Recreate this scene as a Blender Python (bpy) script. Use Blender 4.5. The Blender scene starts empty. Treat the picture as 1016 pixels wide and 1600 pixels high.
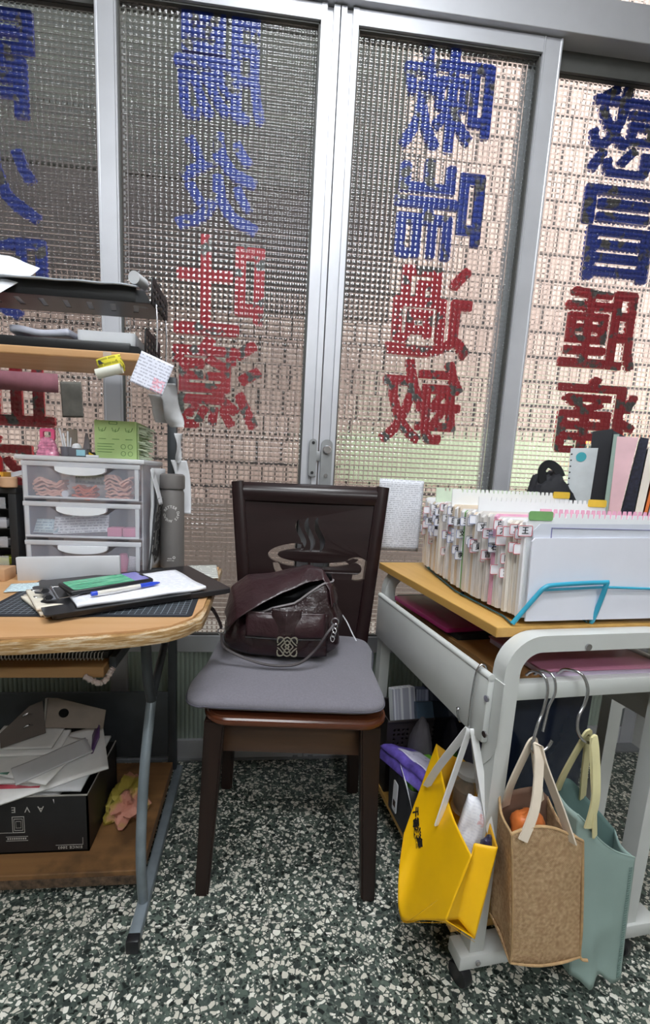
import bpy, bmesh, math, random
from mathutils import Vector, Matrix, noise
random.seed(7)
S = bpy.context.scene
COL = S.collection
R = math.radians

# ------------------------------------------------------------------ camera
cam_d = bpy.data.cameras.new('camera')
cam = bpy.data.objects.new('camera', cam_d); COL.objects.link(cam)
_yaw, _pit, _rol, _f = R(5.3075), R(8.5494), R(-2.4629), 641.63
_fw = Vector((math.sin(_yaw)*math.cos(_pit), math.cos(_yaw)*math.cos(_pit), -math.sin(_pit)))
_r = Vector((math.cos(_yaw), -math.sin(_yaw), 0)); _d = _fw.cross(_r)
_rx = _r*math.cos(_rol) + _d*math.sin(_rol); _dx = -_r*math.sin(_rol) + _d*math.cos(_rol)
cam.matrix_world = Matrix(((_rx.x, -_dx.x, -_fw.x, 0), (_rx.y, -_dx.y, -_fw.y, 0), (_rx.z, -_dx.z, -_fw.z, 1.0), (0, 0, 0, 1)))
cam_d.sensor_fit = 'VERTICAL'; cam_d.sensor_height = 36.0; cam_d.lens = _f/1600*36
cam_d.shift_x = 51.7/1600; cam_d.shift_y = 39.8/1600; cam_d.clip_start = 0.02
S.camera = cam
# ------------------------------------------------------------------ world, view
w = bpy.data.worlds.new('sky'); S.world = w; w.use_nodes = True
w.node_tree.nodes['Background'].inputs[0].default_value = (0.93, 0.97, 1.0, 1)
w.node_tree.nodes['Background'].inputs[1].default_value = 2.7
S.view_settings.view_transform = 'Standard'; S.view_settings.look = 'None'
S.view_settings.gamma = 1; S.view_settings.use_curve_mapping = False
S.view_settings.exposure = 0.35
S.cycles.max_bounces = 10; S.cycles.transparent_max_bounces = 24
S.cycles.transmission_bounces = 8; S.cycles.caustics_refractive = False; S.cycles.caustics_reflective = False
LAMP = 28.0     # strength of the fluorescent ceiling lamps

# ------------------------------------------------------------------ material helpers
def lin(c):
    out = []
    for v in c[:3]:
        v = v/255.0
        out.append(v/12.92 if v <= 0.04045 else ((v+0.055)/1.055)**2.4)
    return (out[0], out[1], out[2], 1.0)
class N:
    def __init__(s, name):
        s.m = bpy.data.materials.new(name); s.m.use_nodes = True
        s.t = s.m.node_tree; s.t.nodes.clear()
        s.out = s.t.nodes.new('ShaderNodeOutputMaterial')
    def n(s, typ, **kw):
        nd = s.t.nodes.new(typ)
        for k, v in kw.items(): setattr(nd, k, v)
        return nd
    def l(s, a, b): s.t.links.new(a, b)
    def put(s, sock, v):
        if isinstance(v, bpy.types.NodeSocket): s.l(v, sock)
        elif v is not None: sock.default_value = v
    def math(s, op, a, b=None, c=None):
        nd = s.n('ShaderNodeMath', operation=op)
        s.put(nd.inputs[0], a); s.put(nd.inputs[1], b)
        if c is not None: s.put(nd.inputs[2], c)
        return nd.outputs[0]
    def mix(s, f, a, b, mode='MIX'):
        nd = s.n('ShaderNodeMix', data_type='RGBA', blend_type=mode)
        s.put(nd.inputs[0], f); s.put(nd.inputs[6], a); s.put(nd.inputs[7], b)
        return nd.outputs[2]
    def coord(s, scale=None, kind='Object'):
        tc = s.n('ShaderNodeTexCoord'); o = tc.outputs[kind]
        if scale is None: return o
        mp = s.n('ShaderNodeMapping'); s.l(o, mp.inputs[0])
        mp.inputs['Scale'].default_value = scale if hasattr(scale, '__len__') else (scale,)*3
        return mp.outputs[0]
    def noise(s, scale, detail=4, rough=0.55, vec=None):
        nd = s.n('ShaderNodeTexNoise'); s.put(nd.inputs['Vector'], vec if vec is not None else s.coord())
        nd.inputs['Scale'].default_value = scale; nd.inputs['Detail'].default_value = detail
        nd.inputs['Roughness'].default_value = rough
        return nd.outputs['Fac']
    def ramp(s, f, stops):
        nd = s.n('ShaderNodeValToRGB'); s.put(nd.inputs[0], f)
        e = nd.color_ramp.elements
        while len(e) < len(stops): e.new(0.5)
        for i, (p, c) in enumerate(stops):
            e[i].position = p; e[i].color = c if len(c) == 4 else lin(c)
        return nd.outputs[0]
    def bump(s, h, strength=0.3, dist=0.002, normal=None):
        nd = s.n('ShaderNodeBump'); s.put(nd.inputs['Height'], h)
        nd.inputs['Strength'].default_value = strength; nd.inputs['Distance'].default_value = dist
        if normal is not None: s.l(normal, nd.inputs['Normal'])
        return nd.outputs[0]
    def bsdf(s, col, rough=0.5, metal=0.0, normal=None, **kw):
        nd = s.n('ShaderNodeBsdfPrincipled')
        s.put(nd.inputs['Base Color'], col); s.put(nd.inputs['Roughness'], rough); s.put(nd.inputs['Metallic'], metal)
        if normal is not None: s.l(normal, nd.inputs['Normal'])
        for k, v in kw.items(): s.put(nd.inputs[k], v)
        s.l(nd.outputs[0], s.out.inputs[0])
        return nd
def pm(name, c, rough=0.5, metal=0.0, var=0.06, vs=18, bump=None, **kw):
    """plain procedural material: base colour with slight mottling and optional bump (scale, strength)"""
    k = N(name); c = lin(c)
    dk = tuple(v*(1-var*2.2) for v in c[:3])+(1,); lt = tuple(min(1, v*(1+var)) for v in c[:3])+(1,)
    col = k.mix(k.ramp(k.noise(vs), [(0.3, (0, 0, 0, 1)), (0.7, (1, 1, 1, 1))]), dk, lt)
    nm = k.bump(k.noise(bump[0], 3), bump[1], bump[2] if len(bump) > 2 else 0.002) if bump else None
    k.bsdf(col, rough, metal, nm, **kw)
    return k.m
def wood(name, c1, c2, scale=(3, 40, 40), rough=0.4, worn=None, **kw):
    k = N(name); v = k.coord(scale)
    f = k.noise(1.0, 6, 0.6, v)
    col = k.mix(k.ramp(f, [(0.35, (0, 0, 0, 1)), (0.65, (1, 1, 1, 1))]), lin(c1), lin(c2))
    if worn: col = k.mix(k.ramp(k.noise(9, 5), [(0.52, (0, 0, 0, 1)), (0.66, (1, 1, 1, 1))]), col, lin(worn))
    k.bsdf(col, rough, 0, k.bump(f, 0.08, 0.001), **kw)
    return k.m
def clear(name, tint, mixf=0.3, rough=0.25):
    """translucent plastic: part see-through, part milky"""
    k = N(name)
    tr = k.n('ShaderNodeBsdfTransparent'); tr.inputs[0].default_value = (0.97, 0.97, 0.98, 1)
    p = k.n('ShaderNodeBsdfPrincipled'); p.inputs['Base Color'].default_value = lin(tint); p.inputs['Roughness'].default_value = rough
    mx = k.n('ShaderNodeMixShader'); mx.inputs[0].default_value = mixf
    k.l(tr.outputs[0], mx.inputs[1]); k.l(p.outputs[0], mx.inputs[2]); k.l(mx.outputs[0], k.out.inputs[0])
    return k.m

# ------------------------------------------------------------------ object helpers
def thing(name, label, cat, loc=(0, 0, 0), rz=0.0, group=None, kind=None):
    o = bpy.data.objects.new(name, None); COL.objects.link(o); o.empty_display_size = 0.05
    o.matrix_world = Matrix.Translation(loc) @ Matrix.Rotation(rz, 4, 'Z')
    tag(o, label, cat, group, kind)
    return o
def tag(o, label=None, cat=None, group=None, kind=None):
    if label: o['label'] = label
    if cat: o['category'] = cat
    if group: o['group'] = group
    if kind: o['kind'] = kind
    return o
def chain(o):
    m = o.matrix_basis.copy()
    while o.parent: o = o.parent; m = o.matrix_basis @ m
    return m
def obj(name, b, mats, parent=None, local=True, smooth=True, label=None):
    """links the builder's mesh as ONE object; local=False: geometry is in world metres"""
    bm = b.bm if isinstance(b, B) else b
    if parent is not None and not local: bm.transform(chain(parent).inverted())
    bmesh.ops.recalc_face_normals(bm, faces=bm.faces) if getattr(b, 'recalc', True) else None
    me = bpy.data.meshes.new(name); bm.to_mesh(me); bm.free()
    for m in (mats if isinstance(mats, (list, tuple)) else [mats]): me.materials.append(m)
    if smooth:
        me.polygons.foreach_set('use_smooth', [True]*len(me.polygons))
        me.set_sharp_from_angle(angle=R(38))
    o = bpy.data.objects.new(name, me); COL.objects.link(o)
    if parent is not None: o.parent = parent
    if label: o['label'] = label
    return o
def mod(o, typ, **kw):
    m = o.modifiers.new(typ.lower(), typ)
    for k, v in kw.items(): setattr(m, k, v)
    return o
class B:
    def __init__(s): s.bm = bmesh.new(); s.recalc = True
    def _take(s, bm2, mi=0, M=None):
        if M is not None: bm2.transform(M)
        for f in bm2.faces: f.material_index = mi
        me = bpy.data.meshes.new('t'); bm2.to_mesh(me); bm2.free(); s.bm.from_mesh(me); bpy.data.meshes.remove(me)
        return s
    def box(s, c, d, bev=0.0, mi=0, rot=None, seg=2):
        b = bmesh.new(); bmesh.ops.create_cube(b, size=1.0)
        bmesh.ops.scale(b, vec=d, verts=b.verts)
        if bev > 0: bmesh.ops.bevel(b, geom=b.edges[:], offset=min(bev, min(d)*0.49), segments=seg, affect='EDGES', profile=0.5)
        M = Matrix.Translation(c) @ (rot.to_4x4() if rot is not None else Matrix.Identity(4))
        return s._take(b, mi, M)
    def bb(s, a, b, bev=0.0, mi=0):
        return s.box([(x+y)/2 for x, y in zip(a, b)], [abs(x-y) for x, y in zip(a, b)], bev, mi)
    def cyl(s, a, b, r, r2=None, seg=20, mi=0, cap=True):
        a, b = Vector(a), Vector(b); d = b-a; m = bmesh.new()
        bmesh.ops.create_cone(m, cap_ends=cap, segments=seg, radius1=r, radius2=r if r2 is None else r2, depth=d.length)
        return s._take(m, mi, Matrix.Translation((a+b)/2) @ d.to_track_quat('Z', 'Y').to_matrix().to_4x4())
    def lathe(s, c, prof, seg=28, mi=0, axis=None):
        m = bmesh.new(); rings = []
        for r, z in prof:
            rings.append([m.verts.new((r*math.cos(2*math.pi*i/seg), r*math.sin(2*math.pi*i/seg), z)) for i in range(seg)])
        for p, q in zip(rings, rings[1:]):
            for i in range(seg): m.faces.new((p[i], p[(i+1) % seg], q[(i+1) % seg], q[i]))
        m.faces.new(rings[0][::-1]); m.faces.new(rings[-1])
        M = Matrix.Translation(c)
        if axis is not None: M = M @ Vector(axis).to_track_quat('Z', 'Y').to_matrix().to_4x4()
        return s._take(m, mi, M)
    def sweep(s, pts, prof, closed=False, mi=0, up=(0, 0, 1), cap=True, scale=None):
        """2D profile carried along a polyline; profile x = side, y = up"""
        P = [Vector(p) for p in pts]; n = len(P); m = bmesh.new(); rings = []
        up = Vector(up); prev = None
        for i in range(n):
            a = P[i-1] if (i > 0 or closed) else P[i]; c = P[(i+1) % n] if (i < n-1 or closed) else P[i]
            t = (c-a).normalized()
            if prev is None:
                side = t.cross(up)
                if side.length < 1e-4: side = t.cross(Vector((1, 0, 0)))
            else:
                side = prev - t*prev.dot(t)
            side.normalize(); u = side.cross(t).normalized(); prev = side
            k = scale[i] if scale else 1.0
            rings.append([m.verts.new(P[i] + side*x*k + u*y*k) for x, y in prof])
        q = len(prof)
        for i in range(n if closed else n-1):
            r0, r1 = rings[i], rings[(i+1) % n]
            for j in range(q): m.faces.new((r0[j], r0[(j+1) % q], r1[(j+1) % q], r1[j]))
        if cap and not closed:
            m.faces.new(rings[0][::-1]); m.faces.new(rings[-1])
        return s._take(m, mi)
    def tube(s, pts, r, seg=10, closed=False, mi=0, scale=None):
        return s.sweep(pts, [(r*math.cos(2*math.pi*i/seg), r*math.sin(2*math.pi*i/seg)) for i in range(seg)], closed, mi, scale=scale)
    def strap(s, pts, wd, th, mi=0, up=(0, 0, 1), closed=False):
        return s.sweep(pts, [(-wd/2, -th/2), (wd/2, -th/2), (wd/2, th/2), (-wd/2, th/2)], closed, mi, up=up)
    def prism(s, poly, lo, hi, axis='z', mi=0, M=None):
        """polygon extruded along an axis; poly coords are the two other axes in order"""
        m = bmesh.new()
        def P(a, b, h): return {'z': (a, b, h), 'y': (a, h, b), 'x': (h, a, b)}[axis]
        v0 = [m.verts.new(P(a, b, lo)) for a, b in poly]; v1 = [m.verts.new(P(a, b, hi)) for a, b in poly]
        n = len(poly); m.faces.new(v0[::-1]); m.faces.new(v1)
        for i in range(n): m.faces.new((v0[i], v0[(i+1) % n], v1[(i+1) % n], v1[i]))
        return s._take(m, mi, M)
    def grid(s, fn, nu, nv, mi=0, closeu=False):
        m = bmesh.new()
        V = [[m.verts.new(fn(i/nu, j/nv)) for i in range(nu + (0 if closeu else 1))] for j in range(nv+1)]
        n = nu
        for j in range(nv):
            for i in range(n):
                a, b = i, (i+1) % len(V[j])
                m.faces.new((V[j][a], V[j][b], V[j+1][b], V[j+1][a]))
        return s._take(m, mi)
    def sheet(s, pts, th=0.0006, mi=0):
        """thin solid sheet from a 4-corner list (bent along a grid by caller if wanted)"""
        a, b, c, d = [Vector(p) for p in pts]
        n = (b-a).cross(d-a).normalized()*th
        m = bmesh.new(); v = [m.verts.new(p) for p in (a, b, c, d)]; v2 = [m.verts.new(p+n) for p in (a, b, c, d)]
        m.faces.new(v[::-1]); m.faces.new(v2)
        for i in range(4): m.faces.new((v[i], v[(i+1) % 4], v2[(i+1) % 4], v2[i]))
        return s._take(m, mi)
    def mesh(s, me, M=None, mi=0):
        b = bmesh.new(); b.from_mesh(me); bpy.data.meshes.remove(me)
        return s._take(b, mi, M)
def smoothpath(pts, n=8, closed=False):
    """Catmull-Rom through the points"""
    P = [Vector(p) for p in pts]; out = []; m = len(P)
    for i in range(m if closed else m-1):
        if closed: a, b, c, d = P[i-1], P[i], P[(i+1) % m], P[(i+2) % m]
        else: a, b, c, d = P[max(i-1, 0)], P[i], P[i+1], P[min(i+2, m-1)]
        for k in range(n):
            t = k/n
            out.append(0.5*((2*b)+(c-a)*t+(2*a-5*b+4*c-d)*t*t+(3*b-a-3*c+d)*t**3))
    if not closed: out.append(P[-1])
    return out
def rrect(x0, y0, x1, y1, r, n=5):
    out = []
    for cx, cy, a0 in ((x1-r, y1-r, 0), (x0+r, y1-r, 90), (x0+r, y0+r, 180), (x1-r, y0+r, 270)):
        for i in range(n+1):
            a = R(a0+90*i/n); out.append((cx+r*math.cos(a), cy+r*math.sin(a)))
    return out
def text_mesh(body, size, bold=0.0, depth=0.0005, align='CENTER', spacing=1.0, res=3):
    c = bpy.data.curves.new('t', 'FONT'); c.body = body; c.size = size; c.offset = bold; c.extrude = depth
    c.align_x = align; c.align_y = 'CENTER'; c.space_character = spacing; c.resolution_u = res
    o = bpy.data.objects.new('t', c); COL.objects.link(o); bpy.context.view_layer.update()
    me = bpy.data.meshes.new_from_object(o.evaluated_get(bpy.context.evaluated_depsgraph_get()))
    bpy.data.objects.remove(o); bpy.data.curves.remove(c)
    return me
def shape_mesh(loops, depth):
    """flat filled outline with holes, extruded by +-depth, in the local xy plane"""
    c = bpy.data.curves.new('t', 'CURVE'); c.dimensions = '2D'; c.fill_mode = 'BOTH'; c.extrude = depth
    for lp in loops:
        sp = c.splines.new('POLY'); sp.points.add(len(lp)-1)
        for p, q in zip(sp.points, lp): p.co = (q[0], q[1], 0, 1)
        sp.use_cyclic_u = True
    o = bpy.data.objects.new('t', c); COL.objects.link(o); bpy.context.view_layer.update()
    me = bpy.data.meshes.new_from_object(o.evaluated_get(bpy.context.evaluated_depsgraph_get()))
    bpy.data.objects.remove(o); bpy.data.curves.remove(c)
    return me
def frame(o, x, y):
    """matrix with origin o, x axis x, y axis y (orthonormalised)"""
    x = Vector(x).normalized(); y = Vector(y); y = (y-x*y.dot(x)).normalized(); z = x.cross(y)
    return Matrix(((x.x, y.x, z.x, o[0]), (x.y, y.y, z.y, o[1]), (x.z, y.z, z.z, o[2]), (0, 0, 0, 1)))
def nz(p, s, k=1.0): return noise.noise(Vector(p)*s)*k
# ------------------------------------------------------------------ shared materials
ALU = pm('brushed aluminium', (190, 191, 197), 0.42, 0.3, var=0.04, vs=6)
ALU_D = pm('dull aluminium', (150, 152, 154), 0.45, 0.5, var=0.06)
GASKET = pm('grey gasket', (74, 74, 72), 0.7)
WHITE_PAINT = pm('white wall paint', (222, 222, 218), 0.85, var=0.03)
BLACK = pm('black plastic', (26, 27, 30), 0.35, var=0.1)
BLACK_M = pm('matt black plastic', (30, 31, 34), 0.6, var=0.1)
CHROME = pm('bright steel', (200, 200, 205), 0.18, 1.0, var=0.02)
PAPER = pm('white paper', (232, 233, 238), 0.8, var=0.02)
PAPER_C = pm('cream paper', (226, 218, 203), 0.85, var=0.04, vs=30)
PAPER_G = pm('grey paper', (196, 197, 200), 0.8, var=0.03)

# ------------------------------------------------------------------ floor, walls, ceiling
def terrazzo():
    k = N('terrazzo'); v = k.coord()
    nd = k.n('ShaderNodeTexNoise'); k.l(v, nd.inputs[0]); nd.inputs['Scale'].default_value = 60; nd.inputs['Detail'].default_value = 2
    off = k.n('ShaderNodeVectorMath', operation='SCALE'); k.l(nd.outputs['Color'], off.inputs[0]); off.inputs['Scale'].default_value = 0.007
    ad = k.n('ShaderNodeVectorMath', operation='ADD'); k.l(v, ad.inputs[0]); k.l(off.outputs[0], ad.inputs[1])
    flat = k.n('ShaderNodeVectorMath', operation='MULTIPLY'); k.l(ad.outputs[0], flat.inputs[0]); flat.inputs[1].default_value = (1, 1, 0)
    vv = flat.outputs[0]
    def chips(scale, shift, stops, edge):
        mp = k.n('ShaderNodeMapping'); k.l(vv, mp.inputs[0]); mp.inputs['Location'].default_value = shift
        mp.inputs['Rotation'].default_value = (0, 0, shift[0]); mp.inputs['Scale'].default_value = (scale, scale*1.25, scale)
        a = k.n('ShaderNodeTexVoronoi', feature='F1'); a.inputs['Scale'].default_value = 1; k.l(mp.outputs[0], a.inputs[0])
        b = k.n('ShaderNodeTexVoronoi', feature='DISTANCE_TO_EDGE'); b.inputs['Scale'].default_value = 1; k.l(mp.outputs[0], b.inputs[0])
        sp = k.n('ShaderNodeSeparateColor'); k.l(a.outputs['Color'], sp.inputs[0])
        c = k.ramp(sp.outputs[0], stops)
        e = k.math('GREATER_THAN', b.outputs[0], edge)
        wh = k.math('GREATER_THAN', sp.outputs[0], stops[2][0])
        return c, e, wh, sp
    k2 = [(0.0, (26, 33, 31)), (0.16, (50, 58, 56)), (0.36, (88, 100, 92)), (0.48, (206, 202, 190)), (0.85, (228, 226, 216))]
    c1, e1, w1, s1 = chips(88, (0.3, 0.7, 0), k2, 0.10)
    k3 = [(0.0, (20, 26, 25)), (0.22, (58, 68, 64)), (0.42, (98, 108, 100)), (0.60, (196, 193, 182)), (0.9, (226, 223, 212))]
    c2, e2, w2, s2 = chips(150, (1.1, 0.2, 0), k3, 0.14)
    for nd in k.t.nodes:
        if nd.type == 'VALTORGB': nd.color_ramp.interpolation = 'CONSTANT'
    base = k.mix(k.ramp(k.noise(14, 3), [(0.35, (0, 0, 0, 1)), (0.7, (1, 1, 1, 1))]), lin((58, 66, 62)), lin((92, 104, 96)))
    col = k.mix(e2, base, c2)
    big = k.math('MULTIPLY', e1, k.math('GREATER_THAN', s1.outputs[1], 0.38))
    col = k.mix(big, col, c1)
    # tile joints every 30 cm
    sx = k.n('ShaderNodeSeparateXYZ'); k.l(k.coord(), sx.inputs[0])
    jx = k.math('ABSOLUTE', k.math('SUBTRACT', k.math('FRACT', k.math('MULTIPLY', k.math('ADD', sx.outputs[0], 0.245), 1/0.303)), 0.5))
    jy = k.math('ABSOLUTE', k.math('SUBTRACT', k.math('FRACT', k.math('MULTIPLY', k.math('ADD', sx.outputs[1], 0.12), 1/0.303)), 0.5))
    j = k.math('GREATER_THAN', k.math('MAXIMUM', jx, jy), 0.4955)
    col = k.mix(k.math('MULTIPLY', j, 0.75), col, lin((92, 94, 88)))
    k.bsdf(col, k.math('ADD', k.math('MULTIPLY', k.noise(20), 0.2), 0.25), 0, None)
    return k.m
WALLP = pm('grey beige wall paint', (150, 146, 138), 0.85, var=0.04)
def struct(name, b, mats, **kw):
    return tag(obj(name, b, mats, **kw), kind='structure')
struct('floor', B().bb((-2.0, -2.4, -0.05), (2.0, 1.45, 0.0)), terrazzo(), smooth=False)
struct('ceiling', B().bb((-2.0, -2.4, 2.74), (2.0, 1.45, 2.8)), WHITE_PAINT, smooth=False)
struct('wall_left', B().bb((-2.06, -2.4, 0), (-2.0, 1.45, 2.74)), WALLP, smooth=False)
struct('wall_right', B().bb((2.0, -2.4, 0), (2.06, 1.45, 2.74)), WALLP, smooth=False)
struct('wall_back', B().bb((-2.06, -2.46, 0), (2.06, -2.4, 2.74)), WALLP, smooth=False)
struct('wall_front', B().bb((-2.0, 1.32, 0), (-1.16, 1.42, 2.74)).bb((1.52, 1.32, 0), (2.0, 1.42, 2.74)), WHITE_PAINT, smooth=False)

# ------------------------------------------------------------------ ceiling lamps
LED = N('lit diffuser'); _e = LED.n('ShaderNodeEmission'); _e.inputs[0].default_value = (0.93, 0.97, 1.0, 1); _e.inputs[1].default_value = LAMP
LED.l(_e.outputs[0], LED.out.inputs[0]); LED = LED.m
def lamp(x, y, sx, sy, label):
    t = thing('ceiling_lamp', label, 'lamp', (x, y, 2.74))
    obj('housing', B().bb((-sx/2-.03, -sy/2-.03, -.05), (sx/2+.03, sy/2+.03, 0), .008), WHITE_PAINT, t)
    obj('diffuser', B().bb((-sx/2, -sy/2, -.065), (sx/2, sy/2, -.05), .005), LED, t)
lamp(0.22, 0.50, 0.5, 0.5, 'white fluorescent ceiling lamp nearest the glass doors')
lamp(-0.40, -0.55, 1.2, 0.26, 'long white fluorescent ceiling lamp in the middle of the room')
lamp(0.9, -1.9, 1.2, 0.30, 'long white fluorescent ceiling lamp by the back wall')

# ------------------------------------------------------------------ patterned glass
P_CELL = 0.0158
def patterned_glass():
    k = N('patterned glass'); sx = k.n('ShaderNodeSeparateXYZ'); k.l(k.coord(), sx.inputs[0])
    nv = k.n('ShaderNodeTexNoise'); k.l(k.coord(), nv.inputs[0]); nv.inputs['Scale'].default_value = 35; nv.inputs['Detail'].default_value = 1
    sn = k.n('ShaderNodeSeparateColor'); k.l(nv.outputs['Color'], sn.inputs[0])
    jit = [k.math('MULTIPLY', k.math('SUBTRACT', sn.outputs[i], 0.5), 0.10) for i in (0, 1)]
    comp = []; smooth = []; flatm = []
    for ax, jj in ((0, jit[0]), (2, jit[1])):
        u = k.math('MULTIPLY', sx.outputs[ax], 1/P_CELL)
        f = k.math('SUBTRACT', k.math('FRACT', u), 0.5)
        a = k.math('ABSOLUTE', f)
        e = k.math('MAXIMUM', k.math('SUBTRACT', a, 0.31), 0.0)
        s = k.math('MULTIPLY', k.math('SIGN', f), k.math('MULTIPLY', e, 6.5))
        comp.append(k.math('ADD', s, jj))
        smooth.append(k.math('MULTIPLY', k.math('SINE', k.math('MULTIPLY', f, 2*math.pi)), 0.33))
        flatm.append(k.math('LESS_THAN', a, 0.31))
    def vec(c):
        cb = k.n('ShaderNodeCombineXYZ'); k.l(c[0], cb.inputs[0]); k.l(c[1], cb.inputs[2]); cb.inputs[1].default_value = -1.0
        nm = k.n('ShaderNodeVectorMath', operation='NORMALIZE'); k.l(cb.outputs[0], nm.inputs[0]); return nm.outputs[0]
    n1 = vec(comp); n2 = vec(smooth)
    rf = k.n('ShaderNodeBsdfRefraction'); rf.inputs['Color'].default_value = (0.96, 0.98, 0.97, 1); rf.inputs['Roughness'].default_value = 0.02
    rf.inputs['IOR'].default_value = 1.38; k.l(n1, rf.inputs['Normal'])
    tr = k.n('ShaderNodeBsdfTransparent'); tr.inputs[0].default_value = (0.93, 0.96, 0.95, 1)
    flat = k.math('MULTIPLY', k.math('MULTIPLY', flatm[0], flatm[1]), 0.92)
    tl = k.n('ShaderNodeBsdfTranslucent'); tl.inputs[0].default_value = (0.92, 0.93, 0.92, 1)
    m0 = k.n('ShaderNodeMixShader'); m0.inputs[0].default_value = 0.16; k.l(rf.outputs[0], m0.inputs[1]); k.l(tl.outputs[0], m0.inputs[2])
    m1 = k.n('ShaderNodeMixShader'); k.l(flat, m1.inputs[0]); k.l(m0.outputs[0], m1.inputs[1]); k.l(tr.outputs[0], m1.inputs[2])
    gl = k.n('ShaderNodeBsdfGlossy'); gl.inputs['Roughness'].default_value = 0.06; k.l(n2, gl.inputs['Normal'])
    m2 = k.n('ShaderNodeMixShader'); m2.inputs[0].default_value = 0.075
    k.l(m1.outputs[0], m2.inputs[1]); k.l(gl.outputs[0], m2.inputs[2]); k.l(m2.outputs[0], k.out.inputs[0])
    return k.m
GLASS = patterned_glass()
_k = N('clear glass face'); _t = _k.n('ShaderNodeBsdfTransparent'); _t.inputs[0].default_value = (0.97, 0.98, 0.98, 1); _k.l(_t.outputs[0], _k.out.inputs[0]); GLASS_BACK = _k.m
def vinyl(name, c):
    k = N(name)
    pat = k.ramp(k.noise(22, 3, 0.5), [(0.55, (0, 0, 0, 1)), (0.60, (1, 1, 1, 1))])
    k.bsdf(k.mix(pat, lin(c), lin((104, 98, 98))), 0.5)
    return k.m
V_BLUE = vinyl('blue sign letters', (36, 62, 168)); V_RED = vinyl('red sign letters', (206, 40, 58))
V_BLUES = pm('blue letter edge', (30, 52, 160), 0.5); V_REDS = pm('red letter edge', (206, 34, 52), 0.5)
RIB = None
def ribbed():
    k = N('ribbed aluminium panel'); sx = k.n('ShaderNodeSeparateXYZ'); k.l(k.coord(), sx.inputs[0])
    f = k.math('FRACT', k.math('MULTIPLY', sx.outputs[0], 1/0.045))
    h = k.math('ABSOLUTE', k.math('SINE', k.math('MULTIPLY', f, 3*math.pi)))
    k.bsdf(lin((168, 182, 172)), 0.5, 0.2, k.bump(h, 0.6, 0.006))
    return k.m
RIB = ribbed()
CHAR_H = 0.192
def glyph(door, ch, x, z, wd, ht, red, y):
    """one sign character on the outside of the pane, mirrored as seen from the room"""
    me = text_mesh(ch, 1.0, 0.0, 0.5); xs = [v.co.x for v in me.vertices]; ys = [v.co.y for v in me.vertices]
    bo = .019
    x0, x1, y0, y1 = min(xs)-bo, max(xs)+bo, min(ys)-bo, max(ys)+bo
    sx, sy = wd/(x1-x0), ht/(y1-y0)
    b = B(); bm = b.bm
    for i in range(8):
        ox, oy = bo*math.cos(i*math.pi/4), bo*math.sin(i*math.pi/4)
        bm.from_mesh(me)
        bmesh.ops.translate(bm, vec=(ox, oy, i*.004), verts=bm.verts[-len(me.vertices):])
    bpy.data.meshes.remove(me)
    M = Matrix.Translation((x, y+0.006, z)) @ Matrix(((-sx, 0, 0, sx*(x0+x1)/2), (0, 0, 0.010, 0), (0, sy, 0, -sy*(y0+y1)/2), (0, 0, 0, 1)))
    bm.transform(M); bmesh.ops.recalc_face_normals(bm, faces=bm.faces)
    for f in bm.faces: f.material_index = 0 if abs(f.normal.y) > 0.7 else 1
    return obj('sign_letter', b, [V_RED, V_REDS] if red else [V_BLUE, V_BLUES], door, local=False, smooth=False,
               label='red sign character seen from behind' if red else 'blue sign character seen from behind')
def door(name, x0, x1, sl, sr, y, chars, meet=None):
    d = thing(name, None, None, ((x0+x1)/2, y+.015, 0), kind='structure')
    b = B()
    def stile(a, c, grooved):
        if grooved:
            t = (c-a)/3.2
            pf = [(a, y), (a+t, y), (a+t, y+.009), (c-t*1.05, y+.009), (c-t*1.05, y), (c, y), (c, y+.034), (a, y+.034)]
        else:
            e = .004
            pf = [(a, y), (a+e, y), (a+e*1.6, y+.002), (c-e*1.6, y+.002), (c-e, y), (c, y), (c, y+.034), (a, y+.034)]
        b.prism(pf, 0.006, 2.290, 'z')
    stile(x0, x0+sl, meet == 'l'); stile(x1-sr, x1, meet == 'r')
    obj('stile', b, ALU, d, local=False, smooth=False)
    xa, xb = x0+sl, x1-sr
    b = B().bb((xa, y+.001, 2.250), (xb, y+.033, 2.290), .001).bb((xa, y+.001, .400), (xb, y+.033, .457), .001).bb((xa, y+.001, .006), (xb, y+.033, .076), .001)
    obj('rail', b, ALU, d, local=False, smooth=False)
    b = B()
    for (p, q) in (((xa, .457), (xa+.005, 2.25)), ((xb-.005, .457), (xb, 2.25)), ((xa, .457), (xb, .462)), ((xa, 2.245), (xb, 2.25))):
        b.bb((p[0], y+.008, p[1]), (q[0], y+.026, q[1]))
    obj('glazing_gasket', b, GASKET, d, local=False, smooth=False)
    b = B().bb((xa+.004, y+.017, .461), (xb-.004, y+.021, 2.246))
    b.bm.normal_update()
    for f in b.bm.faces: f.material_index = 0 if f.normal.y < -0.5 else 1
    g = obj('glass_pane', b, [GLASS, GLASS_BACK], d, local=False, smooth=False)
    obj('ribbed_panel', B().bb((xa, y+.012, .076), (xb, y+.018, .400)), RIB, d, local=False, smooth=False)
    for c in chars: glyph(d, c[0], c[1], c[2], c[3], c[4], c[5], y+.0215)
    return d
Yd = 1.328
door('door_2', -.463, .195, .055, .052, Yd, [('腸', -.131, 2.12, .255, .262, 0), ('炎', -.137, 1.832, .245, .262, 0),
     ('吐', -.126, 1.553, .272, .278, 1), ('瀉', -.128, 1.272, .275, .275, 1)], 'r')
door('door_3', .199, .854, .050, .057, Yd, [('嗽', .531, 2.112, .275, .268, 0), ('喘', .534, 1.819, .28, .276, 0),
     ('過', .536, 1.531, .280, .276, 1), ('敏', .532, 1.254, .273, .267, 1)], 'l')
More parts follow.
